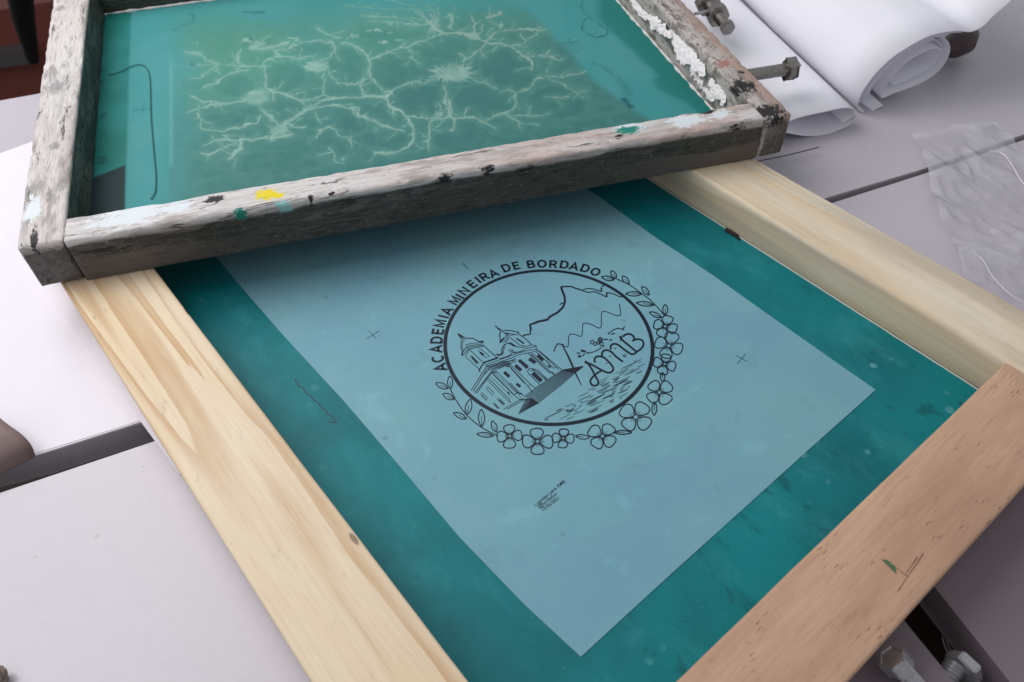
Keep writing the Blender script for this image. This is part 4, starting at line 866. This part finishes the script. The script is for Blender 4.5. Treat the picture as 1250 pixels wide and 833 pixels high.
rim4 = [(1068, 128), (1074, 114), (1090, 96), (1110, 79), (1132, 64), (1150, 57), (1158, 62), (1157, 74), (1148, 88), (1134, 97), (1116, 106), (1100, 113)]
sheet_from_profile('inner_sheet', [VP(*p)+axis*.9 for p in rim4], axis, 43, M_paper, None, None, .03, parent=big)
# dark knob behind the big roll and kraft-toned shape
bm = bmesh.new(); tube(bm, [P(1150, 62, 1.3), P(1164, 56, 1.3), P(1176, 50, 1.4), P(1186, 42, 1.5)], [.5, .95, 1.05, .6], 16)
tag(link('handle_knob', bm, plain('dark_plum', srgb(58, 34, 40), .4), None, None, True), 'dark plum rounded handle poking out behind the big paper roll', 'handle')

# ------------------------------------------------------------ clear plastic sheet, thin strips, papers
def plastic():
    g = G('clear_plastic', .2, .5); out = g.n['Material Output']; tr = g.n.new('ShaderNodeBsdfTransparent'); mx = g.n.new('ShaderNodeMixShader')
    g.col(srgb(205, 202, 212)); n = g.noise(.25, detail=5, rough=.6); g.t.links.new(g.math('MULTIPLY_ADD', n, 1.2, -.22, True), mx.inputs[0])
    g.t.links.new(tr.outputs[0], mx.inputs[1]); g.t.links.new(g.b.outputs[0], mx.inputs[2]); g.t.links.new(mx.outputs[0], out.inputs['Surface'])
    g.bump(g.noise(.5, g.pos((1, .5, 1)), detail=5), .9, .5); g.bump(g.vor(.35, g.pos((1, .4, 1))), .8, .4); g.rough(.12); return g.m
M_plast = plastic()
def film_grid(name, c4, z, mat, N=110, amp=.7, seed=0, label=None, cat=None):
    a, b, c, d = [P(*p, z) for p in c4]; bm = bmesh.new(); G_ = []
    for j in range(N+1):
        row = []
        for i in range(N+1):
            u, v = i/N, j/N; p = (a.lerp(b, u)).lerp(d.lerp(c, u), v); k = .6*noise.noise(Vector((p.x*.22+seed, p.y*.22, 0)))+.9*(.35-abs(noise.noise(Vector((p.x*.35, p.y*.13+seed, 2)))))+.5*(.3-abs(noise.noise(Vector((p.x*.9, p.y*.5, 5)))))
            p.x += .6*noise.noise(Vector((v*4, u*3, seed))); p.z = z+amp*max(0, k+.2); row.append(bm.verts.new(p))
        G_.append(row)
    for j in range(N):
        for i in range(N): bm.faces.new((G_[j][i], G_[j][i+1], G_[j+1][i+1], G_[j+1][i]))
    for f in bm.faces:
        f.normal_update()
        if f.normal.z < 0: f.normal_flip()
    return tag(link(name, bm, mat, None, None, True), label, cat)
pls = film_grid('plastic_sheet', ((1112, 168), (1216, 150), (1400, 420), (1215, 440)), .05, M_plast, label='crumpled clear plastic sheet on the grey table right of the pine frame', cat='plastic sheet')
M_line = plain('crease_white', srgb(220, 216, 220), .4)
bm = bmesh.new()
tube(bm, smooth_pts([P(x, y, .42) for x, y in ((1186, 305), (1200, 318), (1212, 338), (1228, 355), (1243, 366), (1262, 372))]), .025, 5)
link('crease', bm, M_line, pls, None, True)
bm = bmesh.new()
tube(bm, smooth_pts([P(x, y, .42) for x, y in ((1208, 184), (1222, 187), (1230, 194), (1238, 206), (1246, 220), (1262, 238))]), .04, 5)
link('crease', bm, M_line, pls, None, True)
bm = bmesh.new(); tube(bm, [P(925, 197, .5), P(960, 190, .5), P(1000, 180, .5)], .035, 6)
tag(link('thin_rod', bm, M_dark, None, None, True), 'thin dark rod running out from under the old frame corner towards the rolls', 'rod')
slab('paper_sheet', poly(.04, (1, 279), (58, 359), (110, 432), (160, 499), (219, 579), (250, 562), (190, 450), (130, 355), (75, 290)), -.015, .04, M_paper2); tag(C.objects['paper_sheet'], 'white paper sheet whose narrow margin shows along the left pine bar', 'paper')
sh = slab('paper_sheet', poly(.0, (-200, 262), (0, 187), (60, 165), (300, 150), (400, 430), (172, 513), (44, 553), (-300, 640)), -.038, -.02, M_paper2); tag(sh, 'white paper sheet left of the old frame, its upper edge crossing the table top', 'paper')
# curled brown sheet at the left border
gk = P(20, 560, 0); axk = (P(0, 600, 0)-P(60, 520, 0)); axk.z = 0; axk.normalize()
bm = bmesh.new()
prof = [(-40, 500, .2), (-10, 505, 1.2), (10, 519, 1.4), (26, 530, 1.2), (38, 543, .8), (43, 556, .2)]
dv = Vector((-.75, -.6, 0))
rows = [[bm.verts.new(P(x, y, z)+(P(0, 575, 0)-P(43, 553, 0))*t) for x, y, z in [tuple(q) for q in smooth_pts(prof, 5)]] for t in (0, .35, .7, 1.0, 1.8)]
for A_, B_ in zip(rows, rows[1:]):
    for i in range(len(A_)-1): bm.faces.new((A_[i], A_[i+1], B_[i+1], B_[i]))
for f in bm.faces:
    f.normal_update()
    if f.normal.z < 0: f.normal_flip()
kk = link('curled_card', bm, plain('mauve_brown_card', srgb(122, 102, 100), .65), None, None, True); md = kk.modifiers.new('thickness', 'SOLIDIFY'); md.thickness = .0012; md.offset = 1
tag(kk, 'curled brown card with a pale rim at the left border, over the table gap', 'card')
bm = bmesh.new(); bmesh.ops.create_icosphere(bm, subdivisions=4, radius=.55)
cp = P(-8, 832, .35)
for v in bm.verts:
    v.co *= 1+.28*noise.noise(v.co*3.5)+.1*noise.noise(v.co*12); v.co.z *= .7; v.co += cp
tag(link('sponge_scrap', bm, plain('speckled_sponge', srgb(112, 100, 90), .9, var=.6, sc=9), None, None, True), 'small brownish speckled scrap cut off by the bottom left corner', 'scrap')
# ------------------------------------------------------------ far background, upper left
tag(slab('red_crate', poly(-38, (-60, 22), (64, 2), (90, -120), (-60, -120)), -60, -38, plain('dull_red', srgb(118, 60, 50), .6)), 'blurred dull red crate beyond the table at the top left', 'crate')
bm = bmesh.new(); tube(bm, [P(20, -30, -14), P(28, 20, -22), P(40, 72, -34)], [1.9, 1.6, 1.0], 10)
st = link('stool_leg', bm, M_dark, None, None, True); tag(st, 'dark tapered leg standing in front of the red crate, out of focus', 'stool')
tag(slab('grey_shelf', poly(-45, (-80, 42), (30, 34), (40, 60), (-80, 75)), -48, -45, plain('grey_shelf_paint', srgb(80, 76, 74), .6)), 'grey ledge below the red crate at the top left', 'shelf')

# ------------------------------------------------------------ light: one large window at the back left, dim room
w = bpy.data.worlds.new('World'); bpy.context.scene.world = w; w.use_nodes = True
w.node_tree.nodes['Background'].inputs[0].default_value = (.93, .95, 1.0, 1); w.node_tree.nodes['Background'].inputs[1].default_value = .43
def area(name, az, el, dist, sx, sy, power, col, aim=(3, 14, 0)):
    a = Vector(aim); d = Vector((math.cos(az)*math.cos(el), math.sin(az)*math.cos(el), math.sin(el)))
    l = bpy.data.lights.new(name, 'AREA'); l.shape = 'RECTANGLE'; l.size = sx; l.size_y = sy; l.energy = power; l.color = col
    o = bpy.data.objects.new(name, l); C.objects.link(o); o.location = (a+d*dist)*S; o.rotation_euler = (d).to_track_quat('Z', 'Y').to_euler(); return o
area('window_light', math.radians(108), math.radians(52), 95, .8, .7, 8.0, (1, .98, .97))
sc = bpy.context.scene
sc.view_settings.view_transform = 'Standard'; sc.view_settings.look = 'None'; sc.view_settings.gamma = 1; sc.view_settings.exposure = .08
sc.render.engine = 'CYCLES'
